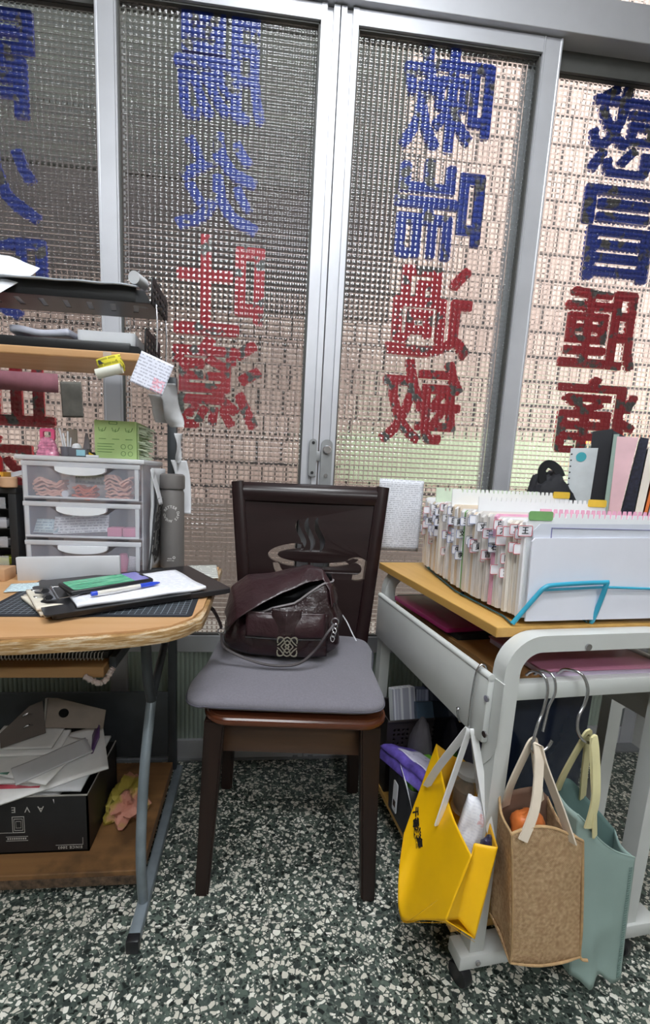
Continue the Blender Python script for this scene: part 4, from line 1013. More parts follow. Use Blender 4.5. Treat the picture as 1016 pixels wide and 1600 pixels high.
FMx = Matrix.Translation((-.475, 1.085, .330)) @ Matrix.Rotation(R(8), 4, 'Z') @ Matrix.Rotation(R(72), 4, 'X') @ Matrix.Rotation(R(-6), 4, 'Z')
me = shape_mesh([[(-.075, -.036), (.078, -.036), (.078, .012), (-.050, .040), (-.075, .040)], [(-.028+.013*math.cos(R(a)), .002+.012*math.sin(R(a))) for a in range(0, 360, 20)]], .0015); me.transform(FMx)
obj('back_board', B().mesh(me), KR, fl, local=False, smooth=False)
me = shape_mesh([[(-.10, -.045), (.0, -.045), (.0, .040), (-.03, .036), (-.10, -.01)]], .0015); me.transform(Matrix.Translation((-.548, 1.070, .335)) @ Matrix.Rotation(R(38), 4, 'Z') @ Matrix.Rotation(R(74), 4, 'X'))
obj('side_board', B().mesh(me), pm('dark file board', (84, 74, 68), .7), fl, local=False, smooth=False)
b = B().cyl((-.549, 1.066, .294), (-.545, 1.082, .378), .0035)
obj('hinge', b, pm('worn hinge steel', (150, 144, 138), .35, .8), fl, local=False)
b = B()
for z in (.318, .350): b.tube(smoothpath([(-.585, 1.042, z), (-.578, 1.030, z+.010), (-.568, 1.034, z+.014), (-.566, 1.046, z+.006)], 5), .0022, 6)
obj('ring', b, CHROME, fl, local=False)
def lump(name, label, cat, c, s, mat, n=.2, f=14, seed=0, zfloor=None):
    def g(u, v):
        a = u*2*math.pi; p = v*math.pi
        d = Vector((math.cos(a)*math.sin(p), math.sin(a)*math.sin(p), -math.cos(p)))
        k = 1+nz(d+Vector((seed, 0, 0)), f*.12, n)+nz(d+Vector((0, seed, 0)), f*.4, n*.4)
        q = (c[0]+d.x*s[0]*k, c[1]+d.y*s[1]*k, c[2]+d.z*s[2]*k)
        return (q[0], q[1], max(q[2], zfloor)) if zfloor is not None else q
    b = B().grid(g, 40, 24, closeu=True); bmesh.ops.remove_doubles(b.bm, verts=b.bm.verts, dist=1e-5)
    return tag(obj(name, b, mat), label, cat)
def clothm():
    k = N('yellow and pink crumpled bag'); f = k.ramp(k.noise(11, 2), [(.46, (168, 150, 62)), (.54, (188, 128, 110))]); k.bsdf(f, .6, 0, k.bump(k.noise(60, 4), .7, .006)); return k.m
lump('crumpled_bag', 'crumpled yellow and pink bag on the lower desk shelf behind the black box', 'bag', (-.330, 1.06, .085), (.052, .075, .040), clothm(), .45, 20, 3, .0625)
# ------------------------------------------------------------------ handbag on the chair
LEATH = pm('dark plum brown leather', (42, 25, 28), .27, 0, var=.12, vs=14, bump=(48, .6, .006), **{'Coat Weight': .25, 'Coat Roughness': .25})
LEATH_P = pm('plum brown flap leather', (50, 29, 33), .32, 0, var=.1, vs=10, bump=(50, .5, .005))
STRAPM = pm('dark brown strap leather', (38, 24, 27), .45)
LINING = pm('black bag lining', (22, 21, 24), .5)
SILV = pm('satin silver metal', (206, 202, 188), .28, .9, var=.03)
hb = thing('handbag', 'dark brown leather handbag with a silver emblem standing on the grey cushion', 'handbag', (CH[0], CH[1], .5325), CRZ)
hb.matrix_world = Matrix.Translation((CH[0], CH[1], .5325)) @ Matrix.Rotation(CRZ, 4, 'Z')
# local: x across, y back, z up from the cushion (0)
BXc, BYc = -.032, .245
def rim(u):    # height of the mouth around the bag: front low, back high
    a = u*2*math.pi; s = math.sin(a); c = math.cos(a)
    q = min(1, max(0, (c+.55)/1.25)); q = q*q*(3-2*q)
    front = .100+.086*q+.003*math.sin(5*a)
    back = front+.022
    k = (s+1)/2
    return front*(1-k)+back*k
def bagp(u, v):
    a = u*2*math.pi; s = math.sin(a); c = math.cos(a)
    e = .62
    X = math.copysign(abs(c)**e, c); Y = math.copysign(abs(s)**.75, s)
    w_ = .150*(1+.10*math.sin(math.pi*min(1, v*1.15))-.10*v); d_ = .088*(1-.30*v+.22*math.sin(math.pi*v))
    base = min(1, v/.14)**.5
    w_ *= .86+.14*base; d_ *= .80+.2*base
    x = BXc+X*w_; y = BYc+Y*d_; z = rim(u)*v
    # folds running down from the mouth, sagging ends
    fold = .0055*math.sin(a*9+v*2.0)*math.sin(math.pi*v)*(1 if s < .3 else .5)
    y += fold*(-1 if s < 0 else 1); x += .004*math.sin(z*90+a*2)*abs(c)
    n = nz((x*1.0, y, z), 22, .010)*math.sin(math.pi*min(1, v*1.05))
    return (x+n*c*.8, y+n*s, z+nz((x, z, y), 15, .004)*v)
b = B().grid(bagp, 120, 34, closeu=True)
bm = b.bm; bmesh.ops.holes_fill(bm, edges=[e for e in bm.edges if e.is_boundary and e.verts[0].co.z < .004 and e.verts[1].co.z < .004], sides=200)
o = obj('body', b, [LEATH, LINING], hb); mod(o, 'SOLIDIFY', thickness=.003, offset=-1, material_offset=1)
# dark inside just under the mouth
b = B().grid(lambda u, v: tuple(Vector((BXc, BYc, .060))*(1-v)+Vector(bagp(u, .80))*v+Vector((0, 0, -.012*(1-v)))) , 60, 8, closeu=True)
bmesh.ops.remove_doubles(b.bm, verts=b.bm.verts, dist=1e-5)
obj('lining', b, LINING, hb)
fr_ = [Vector(bagp(u, 1.0)) for u in [.5+.5*i/40 for i in range(2, 39)]]
obj('zip_edge', B().strap([p+Vector((0, -.001, .002)) for p in fr_], .005, .004, up=(0, 1, 0)), pm('grey zip tape', (128, 122, 124), .5), hb)
# broad top flap folded over the left end and arching to the right ring
def flap(u, v):
    P = [(-.172, .150, .078), (-.146, .140, .112), (-.100, .150, .140), (-.040, .180, .166), (.025, .205, .190), (.068, .200, .204), (.086, .180, .178), (.092, .165, .138)]
    Q = [(-.196, .250, .085), (-.182, .280, .155), (-.140, .300, .184), (-.062, .300, .196), (.025, .285, .224), (.072, .265, .222), (.104, .235, .186), (.118, .215, .140)]
    i = u*(len(P)-1); k = min(int(i), len(P)-2); t = i-k; t = t*t*(3-2*t)*.5+t*.5
    p = Vector(P[k]).lerp(Vector(P[k+1]), t); q = Vector(Q[k]).lerp(Vector(Q[k+1]), t)
    vv = v
    if u > .62: q = p.lerp(q, 1-.45*min(1, (u-.62)/.25))
    r = p.lerp(q, vv); r.z += .010*math.sin(math.pi*vv)+nz(r, 20, .004)
    return r
o = obj('top_flap', B().grid(flap, 48, 10), LEATH_P, hb); mod(o, 'SOLIDIFY', thickness=.004); mod(o, 'SUBSURF', levels=1, render_levels=1)
# front pocket with flap
def yfront(x, z):
    best = None
    u = .75+ (x-BXc)/.6*.5*.5
    lo, hi = .52, .98
    for _ in range(24):
        m_ = (lo+hi)/2
        if bagp(m_, min(1, z/.13))[0] < x: lo = m_
        else: hi = m_
    return bagp((lo+hi)/2, min(1, z/.13))[1]
def pocket(x0, x1, z0, z1, off, puff):
    def f(u, v):
        x = x0+(x1-x0)*u; z = z0+(z1-z0)*v
        y = .150+.010*abs(u-.5)*2+.012*v
        return (x+.004*(v-.5)*(u-.5), y-off-puff*math.sin(math.pi*u)**.4*math.sin(math.pi*min(1, v*1.1+.02))**.4-nz((x, z, 1), 30, .003), z)
    return B().grid(f, 30, 18)
o = obj('front_pocket', pocket(-.122, .085, .012, .118, .004, .010), LEATH, hb); mod(o, 'SOLIDIFY', thickness=.006, offset=1)
o = obj('pocket_flap', pocket(-.126, .076, .064, .124, .013, .007), LEATH_P, hb); mod(o, 'SOLIDIFY', thickness=.004, offset=1)
o = obj('tab', pocket(-.060, .014, .058, .136, .020, .004), LEATH, hb); mod(o, 'SOLIDIFY', thickness=.004, offset=1)
obj('seam_line', B().tube([(-.124+.2*i/20, .132-.006*math.sin(math.pi*i/20), .066) for i in range(21)], .0012, 6), LINING, hb)
# emblem of four mirrored scroll shapes around a diamond
EM = Matrix.Translation((-.019, .1195, .050)) @ Matrix.Rotation(R(82), 4, 'X')
b = B()
def scroll(pts, wd=.0026):
    for sx in (1, -1):
        for sy in (1, -1):
            P = smoothpath([(x*sx, y*sy, 0) for x, y in pts], 6)
            b.sweep([EM @ p for p in P], [(-wd/2, -.001), (wd/2, -.001), (wd/2, .001), (-wd/2, .001)], up=EM.to_3x3() @ Vector((0, 0, 1)))
scroll([(.0235, .0085), (.0240, .0165), (.0190, .0225), (.0115, .0215), (.0075, .0150), (.0060, .0080), (.0, .0045)])
scroll([(.0, .0235), (.0070, .0200), (.0130, .0125), (.0195, .0060), (.0240, .0030)])
scroll([(.0150, .0235), (.0205, .0235), (.0245, .0200)], .0022)
scroll([(.0, .0160), (.0055, .0105), (.0110, .0045), (.0150, .0)])
scroll([(.0, .0052), (.0052, .0)], .0030)
obj('emblem', b, SILV, hb)
# straps and rings
def ring(p, r=.010):
    return B().tube([Vector(p)+Vector((r*math.cos(R(a)), -.002, r*math.sin(R(a)))) for a in range(0, 360, 30)], .0018, 8, closed=True)
obj('ring', ring((-.186, .150, .072), .009), CHROME, hb); obj('ring', ring((.098, .142, .112), .009), CHROME, hb)
lp = smoothpath([(-.186, .150, .064), (-.178, .132, .040), (-.140, .118, .024), (-.085, .108, .010), (-.030, .104, .007), (.015, .106, .016), (.050, .116, .044), (.078, .128, .082), (.096, .140, .104)], 6)
obj('strap', B().strap(lp, .005, .011, up=(0, -1, .3)), STRAPM, hb)
lp = smoothpath([(-.186, .150, .080), (-.198, .150, .110), (-.215, .148, .134), (-.245, .150, .140), (-.275, .158, .138), (-.292, .18, .134)], 6)
obj('strap', B().strap(lp, .005, .014, up=(0, -1, .2)), STRAPM, hb)
b = B()
for i in range(4):
    c = Vector((.100-.002*i, .140, .100-.011*i)); b.tube([c+Vector((.005*math.cos(R(a)), .003*math.sin(R(a))*(i % 2), .007*math.sin(R(a)))) for a in range(0, 360, 45)], .0013, 6, closed=True)
obj('chain', b, CHROME, hb)
tg = tag(obj('charging_cable', B().tube(smoothpath([(.120, .285, .10), (.150, .30, .06), (.172, .29, .02), (.182, .285, .004)], 6), .0018, 6), PAPER), 'thin white cord hanging behind the handbag onto the cushion', 'cord')
tg.matrix_basis = hb.matrix_basis.copy()
# ------------------------------------------------------------------ file folders in the blue rack on the cart
BLUEW = pm('blue coated wire', (56, 160, 190), .35)
def CMx(a, b, z, rz=0): return CM @ Matrix.Translation((a, b, z)) @ Matrix.Rotation(R(rz), 4, 'Z')
TB = .7426
rk = thing('file_rack', 'blue wire rack holding the row of file folders on the cart', 'rack', tuple(cw(.034, 0, TB)), CZ)
P = smoothpath([(.020, .037, .0045), (.052, .028, .056), (.066, .024, .076), (.088, .022, .082), (.186, .022, .086), (.195, .022, .080), (.192, .034, .012), (.191, .038, .0045)], 4)
obj('front_loop', B().tube(P, .0042, 10), BLUEW, rk)
obj('front_wire', B().tube([(.066, .024, .072), (.19, .026, .076), (.43, .030, .066)], .0026, 8), BLUEW, rk)
TEALW = pm('dark teal wire', (30, 84, 96), .4)
for (x0, x1) in ((.008, .050), (.170, .17), (.37, .37)):
    obj('base_wire', B().tube([(x0+.012, .038, .004), (x0+.026, .08, .004), (x0+.03, .25, .004), (x1+.055, .52, .004)], .0018, 8), TEALW, rk)
for v in (.06, .20, .34, .48):
    obj('cross_wire', B().tube([(.045+max(0, v-.23)*.18, v, .0095), (.40, v, .0095)], .0024, 8), BLUEW, rk)
obj('rear_loop', B().tube(smoothpath([(.16, .560, .004), (.17, .562, .10), (.19, .562, .12), (.33, .562, .12), (.36, .560, .004)], 5), .0035, 8), BLUEW, rk)
obj('rack_foot', B().tube([(.045, .235, .006), (.043, .232, -.0)], .004, 8), BLACK, rk)
def pagesmat(name, c, c2):
    k = N(name); s = k.n('ShaderNodeSeparateXYZ'); k.l(k.coord(), s.inputs[0])
    cb = k.n('ShaderNodeCombineXYZ'); k.l(k.math('MULTIPLY', s.outputs[1], 700), cb.inputs[0]); k.l(k.math('MULTIPLY', s.outputs[2], 4), cb.inputs[2])
    k.bsdf(k.mix(k.ramp(k.noise(1.0, 3, .6, cb.outputs[0]), [(.36, (0, 0, 0, 1)), (.62, (1, 1, 1, 1))]), lin(c), lin(c2)), .85); return k.m
F_CREAM = pagesmat('cream folder pages', (214, 200, 184), (244, 240, 234)); F_WHITE = pagesmat('white folder pages', (214, 212, 212), (248, 247, 250))
F_GREY = pagesmat('grey folder pages', (196, 190, 186), (236, 232, 230)); F_GRN = pm('green folder edge', (126, 176, 110), .6); F_YEL = pm('yellow folder edge', (236, 196, 70), .6)
F_PNK = pm('pink folder edge', (238, 178, 206), .6); F_TAN = pagesmat('tan folder pages', (206, 182, 156), (236, 222, 204))
LAB_B = pm('blue label border', (120, 134, 186), .6); LAB_R = pm('red label border', (214, 84, 96), .6); LAB_K = pm('grey label border', (110, 110, 118), .6); INK = pm('black ink', (30, 30, 38), .6)
LAB_W = pm('white label', (240, 240, 246), .6, var=.01)
def wleft(v): return .036 + max(0, v-.22)*.20
rng = random.Random(5)
NF = 46
names = '王石公文蘇天丈吉林吳李古阮方丁尤牛田白江汪卓金余岳周孟'
mats = [F_WHITE, F_CREAM, F_WHITE, F_CREAM, F_TAN, F_WHITE, F_GREY, F_CREAM]
step = .49/NF
for i in range(NF):
    v = .052+i*step; th = step*.80; x0 = wleft(v)+rng.uniform(-.004, .006); hgt = .182+rng.uniform(-.006, .006)+.012*(i/NF)
    wd = .300+rng.uniform(-.004, .02)
    tab = rng.random() < .85 or i < 14
    colr = 'plain'; m = mats[rng.randrange(len(mats))]
    if i == 18: colr, m = 'green', F_GRN
    if i in (25,): colr, m = 'yellow', F_YEL
    if i in (7,): colr, m = 'pink', F_PNK
    kind_ = ('r' if (i < 7 or rng.random() < .18) else 'b')
    t = thing('file_folder', None, 'folder', tuple(cw(x0+.034, v, TB+.0125)), CZ, 'file folders in the blue rack')
    lean = .012
    b = B()
    def shp(q0, q1, hh, xx): return [(xx, q0), (xx, q1), (xx+lean*0, q1), (xx, q0)]
    n = 2 if colr == 'plain' else 1
    m2 = bmesh.new()
    prof = [(0, 0), (0, hgt-.006), (.006, hgt), (wd, hgt), (wd, 0)]
    b.prism(prof, -th/2, th/2, 'y', M=Matrix.Shear('XZ', 4, (0.0, .0)))
    o = obj('pages', b, m, t, smooth=False)
    o.matrix_basis = Matrix.Rotation(R(-3.2+rng.uniform(-.6, .6)), 4, 'X')
    if tab:
        for q in range(2 if rng.random() < .7 else 1):
            lw, lh = .028, .020
            lz = hgt-.016-q*.028-rng.choice([0, .010, .024, .040, .062, .078])*(1 if i > 3 else .6)
            lab = obj('name_label', B().prism(rrect(-.017, lz-lh/2, .013, lz+lh/2, .003), -th/2-.0022, -th/2-.0014, 'y'), LAB_W, t, smooth=False)
            lab.matrix_basis = o.matrix_basis.copy()
            bo = shape_mesh([rrect(-.017, -lh/2, .013, lh/2, .003), rrect(-.0161, -lh/2+.0009, .0121, lh/2-.0009, .0022)], .0003)
            Mq = Matrix.Translation((0, -th/2-.0026, lz)) @ Matrix.Rotation(R(90), 4, 'X')
            obj('label_border', B().mesh(bo, Mq), LAB_R if kind_ == 'r' else (LAB_B if rng.random() < .7 else LAB_K), lab, smooth=False)
            if i < 42 and rng.random() < .72:
                me = text_mesh(names[(i*3+q*7) % len(names)], .0145, .0002, .0003, res=2); me.transform(Matrix.Translation((-.002, 0, 0)))
                obj('ink', B().mesh(me, Mq), INK, lab, smooth=False)
    edge = 'red-edged' if kind_ == 'r' else 'blue-edged'
    if colr != 'plain': t['label'] = {'green': 'green file folder standing in the middle of the row in the blue rack', 'yellow': 'yellow file folder standing among the white ones in the blue rack', 'pink': 'pink file folder near the front of the row in the blue rack'}[colr]
    elif not tab: t['label'] = 'file folder without a name label standing in the row in the blue rack'
    elif kind_ == 'r': t['label'] = 'pale file folder with a red-edged name label in the blue rack'
    else: t['label'] = 'pale file folder with a blue or grey edged label in the blue rack'
# taller index cards with punched top edges
def comb(name, label, v, x0, wd, z1, tabc, c, tabx=None):
    t = thing(name, label, 'index sheet', tuple(cw(x0+.034, v, TB+.0125)), CZ, 'tall punched index sheets between the folders')
    b = B(); z1_ = z1-TB-.0125
    n = int(wd/.0125)
    pr = [(0, 0), (0, z1_)]
    for i in range(2, n):
        x = i*.0125
        pr += [(x, z1_), (x+.0015, z1_-.008), (x+.005, z1_-.008), (x+.0062, z1_)]
    pr += [(wd, z1_), (wd, 0)]
    o = obj('sheet', b.prism(pr, -.0008, .0008, 'y'), c, t, smooth=False); o.matrix_basis = Matrix.Rotation(R(-3.2), 4, 'X')
    if tabc:
        tx = tabx if tabx is not None else wd-.05
        o2 = obj('tab', B().prism(rrect(tx, z1_-.014, tx+.05, z1_+.003, .004), -.0022, -.0010, 'y'), tabc, t, smooth=False); o2.matrix_basis = o.matrix_basis.copy()
IDX = pm('white index sheet', (236, 238, 240), .7, var=.01)
comb('index_sheet', 'tall white punched index sheet with a green corner behind the front folder', .046, .042, .40, .952, F_GRN, IDX, 0.0)
comb('index_sheet', 'pink punched index sheet just behind the front of the row', .085, .10, .33, .957, None, F_PNK)
comb('index_sheet', 'white punched index sheet with a yellow corner, nearer one in the row', .20, .045, .33, .972, F_YEL, IDX)
comb('index_sheet', 'white punched index sheet with a yellow corner, farther one in the row', .33, .06, .34, .985, F_YEL, IDX)
comb('index_sheet', 'pale green punched index sheet at the far end of the row', .46, .09, .33, .984, None, pm('pale green sheet', (206, 222, 200), .7))
# front folder
FRONT = pm('smooth white folder', (226, 227, 238), .6, var=.01)
t = thing('front_folder', 'large plain white folder standing first in the blue rack', 'folder', tuple(cw(.076, .036, TB+.0125)), CZ)
o = obj('cover', B().prism([(0, -.002), (.0, .146), (.006, .152), (.40, .158), (.40, -.002)], -.0015, .0015, 'y'), FRONT, t, smooth=False); o.matrix_basis = Matrix.Translation((0, -.003, 0)) @ Matrix.Rotation(R(-3.2), 4, 'X')
o = obj('inner_page', B().prism([(.004, 0), (.004, .166), (.016, .178), (.40, .184), (.40, 0)], .0018, .0030, 'y'), pm('pale page', (214, 218, 230), .6, var=.02), t, smooth=False); o.matrix_basis = Matrix.Translation((0, -.003, 0)) @ Matrix.Rotation(R(-3.2), 4, 'X')
b = B().bb((.040, .0004, .1705), (.38, .0016, .1715)).bb((.040, .0004, .152), (.041, .0016, .1715))
o = obj('ruled_lines', b, pm('violet ruling', (120, 118, 170), .6), t, smooth=False); o.matrix_basis = Matrix.Translation((0, -.003, 0)) @ Matrix.Rotation(R(-3.2), 4, 'X')
card('list_sheet', 'white printed list sheet taped on the glass behind the far end of the folders', 'list', upright(.475, 1.318, .885, 0, -2, -1), .15, .235, printed('list print', (228, 230, 238), (120, 122, 140), 150, 46), wav=.003, seed=4)
# things on the middle shelf of the cart
MAG = pm('magenta plastic folder', (150, 30, 92), .35)
o = obj('magenta_folder', B().prism(rrect(-.05, -.13, .075, .13, .006), 0, .010, 'z'), MAG); o.matrix_basis = CMx(.085, .355, .6560, 3); tag(o, 'magenta plastic folder lying on the middle shelf of the cart', 'folder')
o = obj('black_folder', B().prism(rrect(-.07, -.16, .09, .16, .006), 0, .013, 'z'), BLACK_M); o.matrix_basis = CMx(.13, .37, .6425, 1); tag(o, 'black flat folder under the magenta one on the middle shelf', 'folder')
MAUVE = clear('pink clear folder', (196, 128, 156), .75, .3)
t = thing('clear_folder', 'pink see-through folder of white papers at the front of the middle shelf', 'folder'); t.matrix_basis = CMx(.26, .105, .6425, -2)
obj('pages', B().box((0, 0, .006), (.262, .165, .011), .001), pm('pale violet pages', (206, 190, 214), .7), t)
obj('cover', B().box((0, -.002, .0145), (.270, .170, .004), .001), MAUVE, t)
# ------------------------------------------------------------------ things on the bottom shelf
GLB = pm('glossy black case', (20, 22, 28), .12, 0, var=.05)
t = thing('black_case', 'glossy black upright case standing on the bottom shelf of the cart', 'case'); t.matrix_basis = CMx(.270, .325, .0985, 0)
obj('body', B().box((0, 0, .251), (.25, .34, .50), .012), GLB, t)
obj('front_panel', B().box((0, -.1725, .25), (.236, .006, .47), .003), pm('black panel tinted with bluish sheen', (30, 38, 58), .1), t)  # bluish sheen of the black case is put into this panel's colour
BSK = pm('dark brown plastic basket', (40, 34, 34), .5)
t = thing('basket', 'dark brown perforated plastic basket at the back of the bottom shelf', 'basket'); t.matrix_basis = CMx(.095, .46, .0985, 0)
holes = [[(-.075+i*.0135, .12+j*.014), (-.068+i*.0135, .12+j*.014), (-.068+i*.0135, .128+j*.014), (-.075+i*.0135, .128+j*.014)] for i in range(12) for j in range(6) if (i+j*2) % 7]
me = shape_mesh([[(-.088, 0), (.088, 0), (.094, .222), (-.094, .222)]]+holes, .0015)
b = B().mesh(me, Matrix.Translation((0, -.058, 0)) @ Matrix.Rotation(R(90), 4, 'X')); b.bb((-.09, .056, 0), (.09, .059, .222)).bb((-.09, -.058, 0), (-.087, .058, .222)).bb((.087, -.058, 0), (.09, .058, .222)).bb((-.088, -.058, 0), (.088, .058, .003))
obj('body', b, BSK, t, smooth=False); obj('rim', B().tube([(-.093, -.06, .222), (.093, -.06, .222), (.093, .06, .222), (-.093, .06, .222)], .004, 8, closed=True), BSK, t)
bx1 = printed('white medicine box', (222, 224, 228), (70, 72, 120), 70, 26)
o = obj('medicine_box', B().bb((-.037, -.014, 0), (.037, .014, .095), .001), bx1, smooth=False); o.matrix_basis = CMx(.066, .435, .300, 6) @ Matrix.Rotation(R(-14), 4, 'X'); tag(o, 'white printed box standing in the dark brown basket', 'box')
t = thing('tissue_packet', 'dark blue and white box leaning in the dark brown basket', 'box'); t.matrix_basis = CMx(.148, .445, .296, -8) @ Matrix.Rotation(R(-12), 4, 'X')
obj('carton', B().bb((-.040, -.016, 0), (.042, .016, .088), .001), pm('dark blue carton', (36, 50, 92), .35), t, smooth=False)
obj('white_face', B().bb((-.040, -.0166, .048), (.042, -.0158, .088), .0), printed('white blue print', (190, 198, 220), (60, 70, 130), 60, 30), t, smooth=False)
t = thing('blue_bag', 'small pale blue carton lying at the front of the dark brown basket', 'box'); t.matrix_basis = CMx(.125, .412, .312, -4) @ Matrix.Rotation(R(-24), 4, 'X')
obj('carton', B().bb((-.03, -.012, 0), (.05, .010, .05), .001), pm('slate blue carton', (70, 90, 108), .35), t, smooth=False)
DGB = pm('dark grey plastic box', (46, 46, 52), .5)
t = thing('storage_box', 'dark grey open storage box at the left end of the bottom shelf', 'box'); t.matrix_basis = CMx(.060, .300, .0985, 0)
def sb(u, v):
    i = rrect(-.066, -.070, .066, .070, .018, 6); q = i[int(u*len(i)) % len(i)]; k = .92+.08*v; return (q[0]*k, q[1]*k, v*.142)
b = B().grid(sb, 28, 6, closeu=True); bmesh.ops.holes_fill(b.bm, edges=[e for e in b.bm.edges if e.is_boundary and e.verts[0].co.z < .001], sides=60)
o = obj('body', b, DGB, t); mod(o, 'SOLIDIFY', thickness=.003)
obj('tag_card', B().prism(rrect(-.012, .030, .012, .115, .004), -.0686-.002, -.0686, 'x'), PAPER, t, smooth=False)
obj('tag_picture', B().bb((-.0714, -.006, .045), (-.0704, .006, .062)), pm('dark figure print', (60, 40, 36), .6), t, smooth=False)
obj('green_liner', B().bb((-.055, -.058, .122), (.055, .058, .146), .006), pm('bright green liner', (120, 190, 60), .5), t)
PUR = pm('violet film packet', (104, 86, 176), .3, var=.2, vs=50)
t = thing('wipes_packet', 'violet and white wipes packet lying on the dark grey storage box', 'packet'); t.matrix_basis = CMx(.052, .300, .252, 8) @ Matrix.Rotation(R(20), 4, 'Y') @ Matrix.Rotation(R(-10), 4, 'X')
def pil(sx, sy, h):
    def f(u, v):
        x, y = u*2-1, v*2-1
        return (x*sx, y*sy, h*max(0, 1-x**6)**.5*max(0, 1-y**4)**.5+nz((x*2, y*2, 1), 1.3, .004))
    return f
o = obj('packet', B().grid(pil(.062, .098, .018), 20, 24), PUR, t); mod(o, 'SOLIDIFY', thickness=.006, offset=0)
o = obj('white_label', B().grid(lambda u, v: (lambda p: (p[0], p[1], p[2]+.0042))(pil(.062, .098, .018)(.14+.72*u, .12+.62*v)), 14, 16), printed('packet label print', (214, 210, 232), (120, 110, 170), 60, 20, dens=.58), t); mod(o, 'SOLIDIFY', thickness=.0008)
obj('side_flap', B().box((-.058, 0, -.012), (.006, .185, .03), .002), PUR, t)
GRYC = pm('grey soft fabric', (84, 80, 84), .9)
lump('grey_pouch', 'grey soft pouch lying behind the violet packet on the bottom shelf', 'pouch', tuple(cw(.098, .385, .215)), (.034, .030, .115), GRYC, .15, 12, 5)
card('white_envelope', 'white card tucked between the violet packet and the storage box', 'card', CMx(.0, .262, .222, 0) @ Matrix.Rotation(R(74), 4, 'Y') @ Matrix.Rotation(R(12), 4, 'X'), .10, .07, PAPER, th=.001)
# ------------------------------------------------------------------ trestle table right of the cart with binders and a black bag
tt = thing('trestle_table', 'white metal frame table with crossed braces to the right of the cart', 'table', (1.25, 1.05, 0))
def leg(x, y, name='leg', x2=None, y2=None):
    obj(name, B().sweep([(x, y, 0), (x if x2 is None else x2, y if y2 is None else y2, .735)], [(-.017, -.014), (.017, -.014), (.017, .014), (-.017, .014)], up=(0, 1, 0)), CARTM, tt, local=False, smooth=False)
leg(.930, .905); leg(.930, 1.25); leg(1.55, .905); leg(1.55, 1.25)
obj('brace', B().sweep([(.932, .93, .62), (.932, 1.23, .24)], [(-.004, -.011), (.004, -.011), (.004, .011), (-.004, .011)], up=(1, 0, 0)), CARTM, tt, local=False, smooth=False)
obj('brace', B().sweep([(.945, .905, .45), (1.54, .915, .70)], [(-.011, -.004), (.011, -.004), (.011, .004), (-.011, .004)], up=(0, 1, 0)), CARTM, tt, local=False, smooth=False)
obj('table_top', B().bb((.865, .885, .735), (1.60, 1.275, .757), .002), OAK, tt, local=False, smooth=False)
lump('black_bag', 'black cloth bag standing behind the file folders', 'bag', (.905, 1.205, .900), (.078, .060, .150), pm('black cloth', (26, 27, 34), .75, bump=(30, .5, .01)), .22, 15, 9, .7575)
bb_ = bpy.data.objects['black_bag']
obj('handle', B().strap(smoothpath([(.870, 1.19, 1.01), (.862, 1.19, 1.050), (.880, 1.19, 1.068), (.905, 1.185, 1.055), (.918, 1.18, 1.03)], 6), .024, .004, up=(0, 1, 0)), pm('black webbing', (24, 25, 30), .8), bb_, local=False)
BA = R(-42.9); BO = (1.03, 1.11)
def bprism(name, par, poly, y0, y1, mat, sm=False):
    """outline in the plane facing the room (x to the right, height), y = depth away from the viewer"""
    o = obj(name, B().prism(poly, y0, y1, 'y'), mat, None, smooth=sm)
    M = Matrix.Translation((BO[0], BO[1], 0)) @ Matrix.Rotation(BA, 4, 'Z')
    if par is None: o.matrix_basis = M
    else: o.parent = par; o.matrix_basis = chain(par).inverted() @ M
    return o
Z0 = .7575
def bthing(name, label, cat, x): return thing(name, label, cat, (BO[0]+x*math.cos(BA), BO[1]+x*math.sin(BA), Z0), BA)
t = bthing('ring_notebook', 'white punched notebook with a round teal sticker beside the black bag', 'notebook', -.085)
bprism('cover', t, [(-.104, Z0), (-.052, Z0), (-.050, 1.118), (-.117, 1.118)], 0, .004, pm('pale grey cover', (206, 212, 216), .6))
bprism('pages', t, [(-.078, Z0), (-.052, Z0), (-.054, 1.09), (-.066, 1.09)], .0041, .10, F_WHITE)
bprism('sticker', t, [(-.088+.013*math.cos(R(a)), 1.092+.014*math.sin(R(a))) for a in range(0, 360, 15)], -.0012, 0, pm('teal sticker', (64, 166, 178), .5))
b = B()
for k in range(13): b.cyl((-.1125+.0004*k, -.0006, 1.10-k*.018), (-.1125+.0004*k, .0004, 1.10-k*.018), .0024, seg=8)
o = obj('punch_hole', b, BLACK, None); o.parent = t; o.matrix_basis = chain(t).inverted() @ Matrix.Translation((BO[0], BO[1], 0)) @ Matrix.Rotation(BA, 4, 'Z'); o['kind'] = 'stuff'
t = bthing('black_binder', 'tall black binder standing right of the white notebook', 'binder', -.03)
bprism('spine', t, [(-.052, Z0), (-.012, Z0), (-.022, 1.172), (-.070, 1.166)], .005, .19, pm('black binder cover', (34, 35, 42), .5))
bprism('cover', t, [(-.012, Z0), (.014, Z0), (.012, 1.150), (-.022, 1.170)], .03, .19, pm('dark grey binder cover', (46, 48, 56), .5))
t = bthing('paper_folder', 'grey-green folder of worn papers left of the pink sheets', 'folder', -.01)
bprism('cover', t, [(-.012, Z0), (-.005, Z0), (-.006, 1.150), (-.018, 1.150)], -.06, .02, pm('grey green folder', (150, 170, 162), .6))
bprism('pages', t, [(-.005, Z0), (.004, Z0), (.000, 1.12), (-.006, 1.12)], -.055, .02, F_TAN)
t = bthing('pink_folder', 'pink sheets fanning out between the binder and the dark blue folder', 'folder', .015)
bprism('pink_sheet', t, [(.004, Z0), (.010, Z0), (.036, 1.140), (-.010, 1.144)], -.062, -.058, pm('pale pink sheet', (232, 192, 200), .7, var=.08, vs=8))
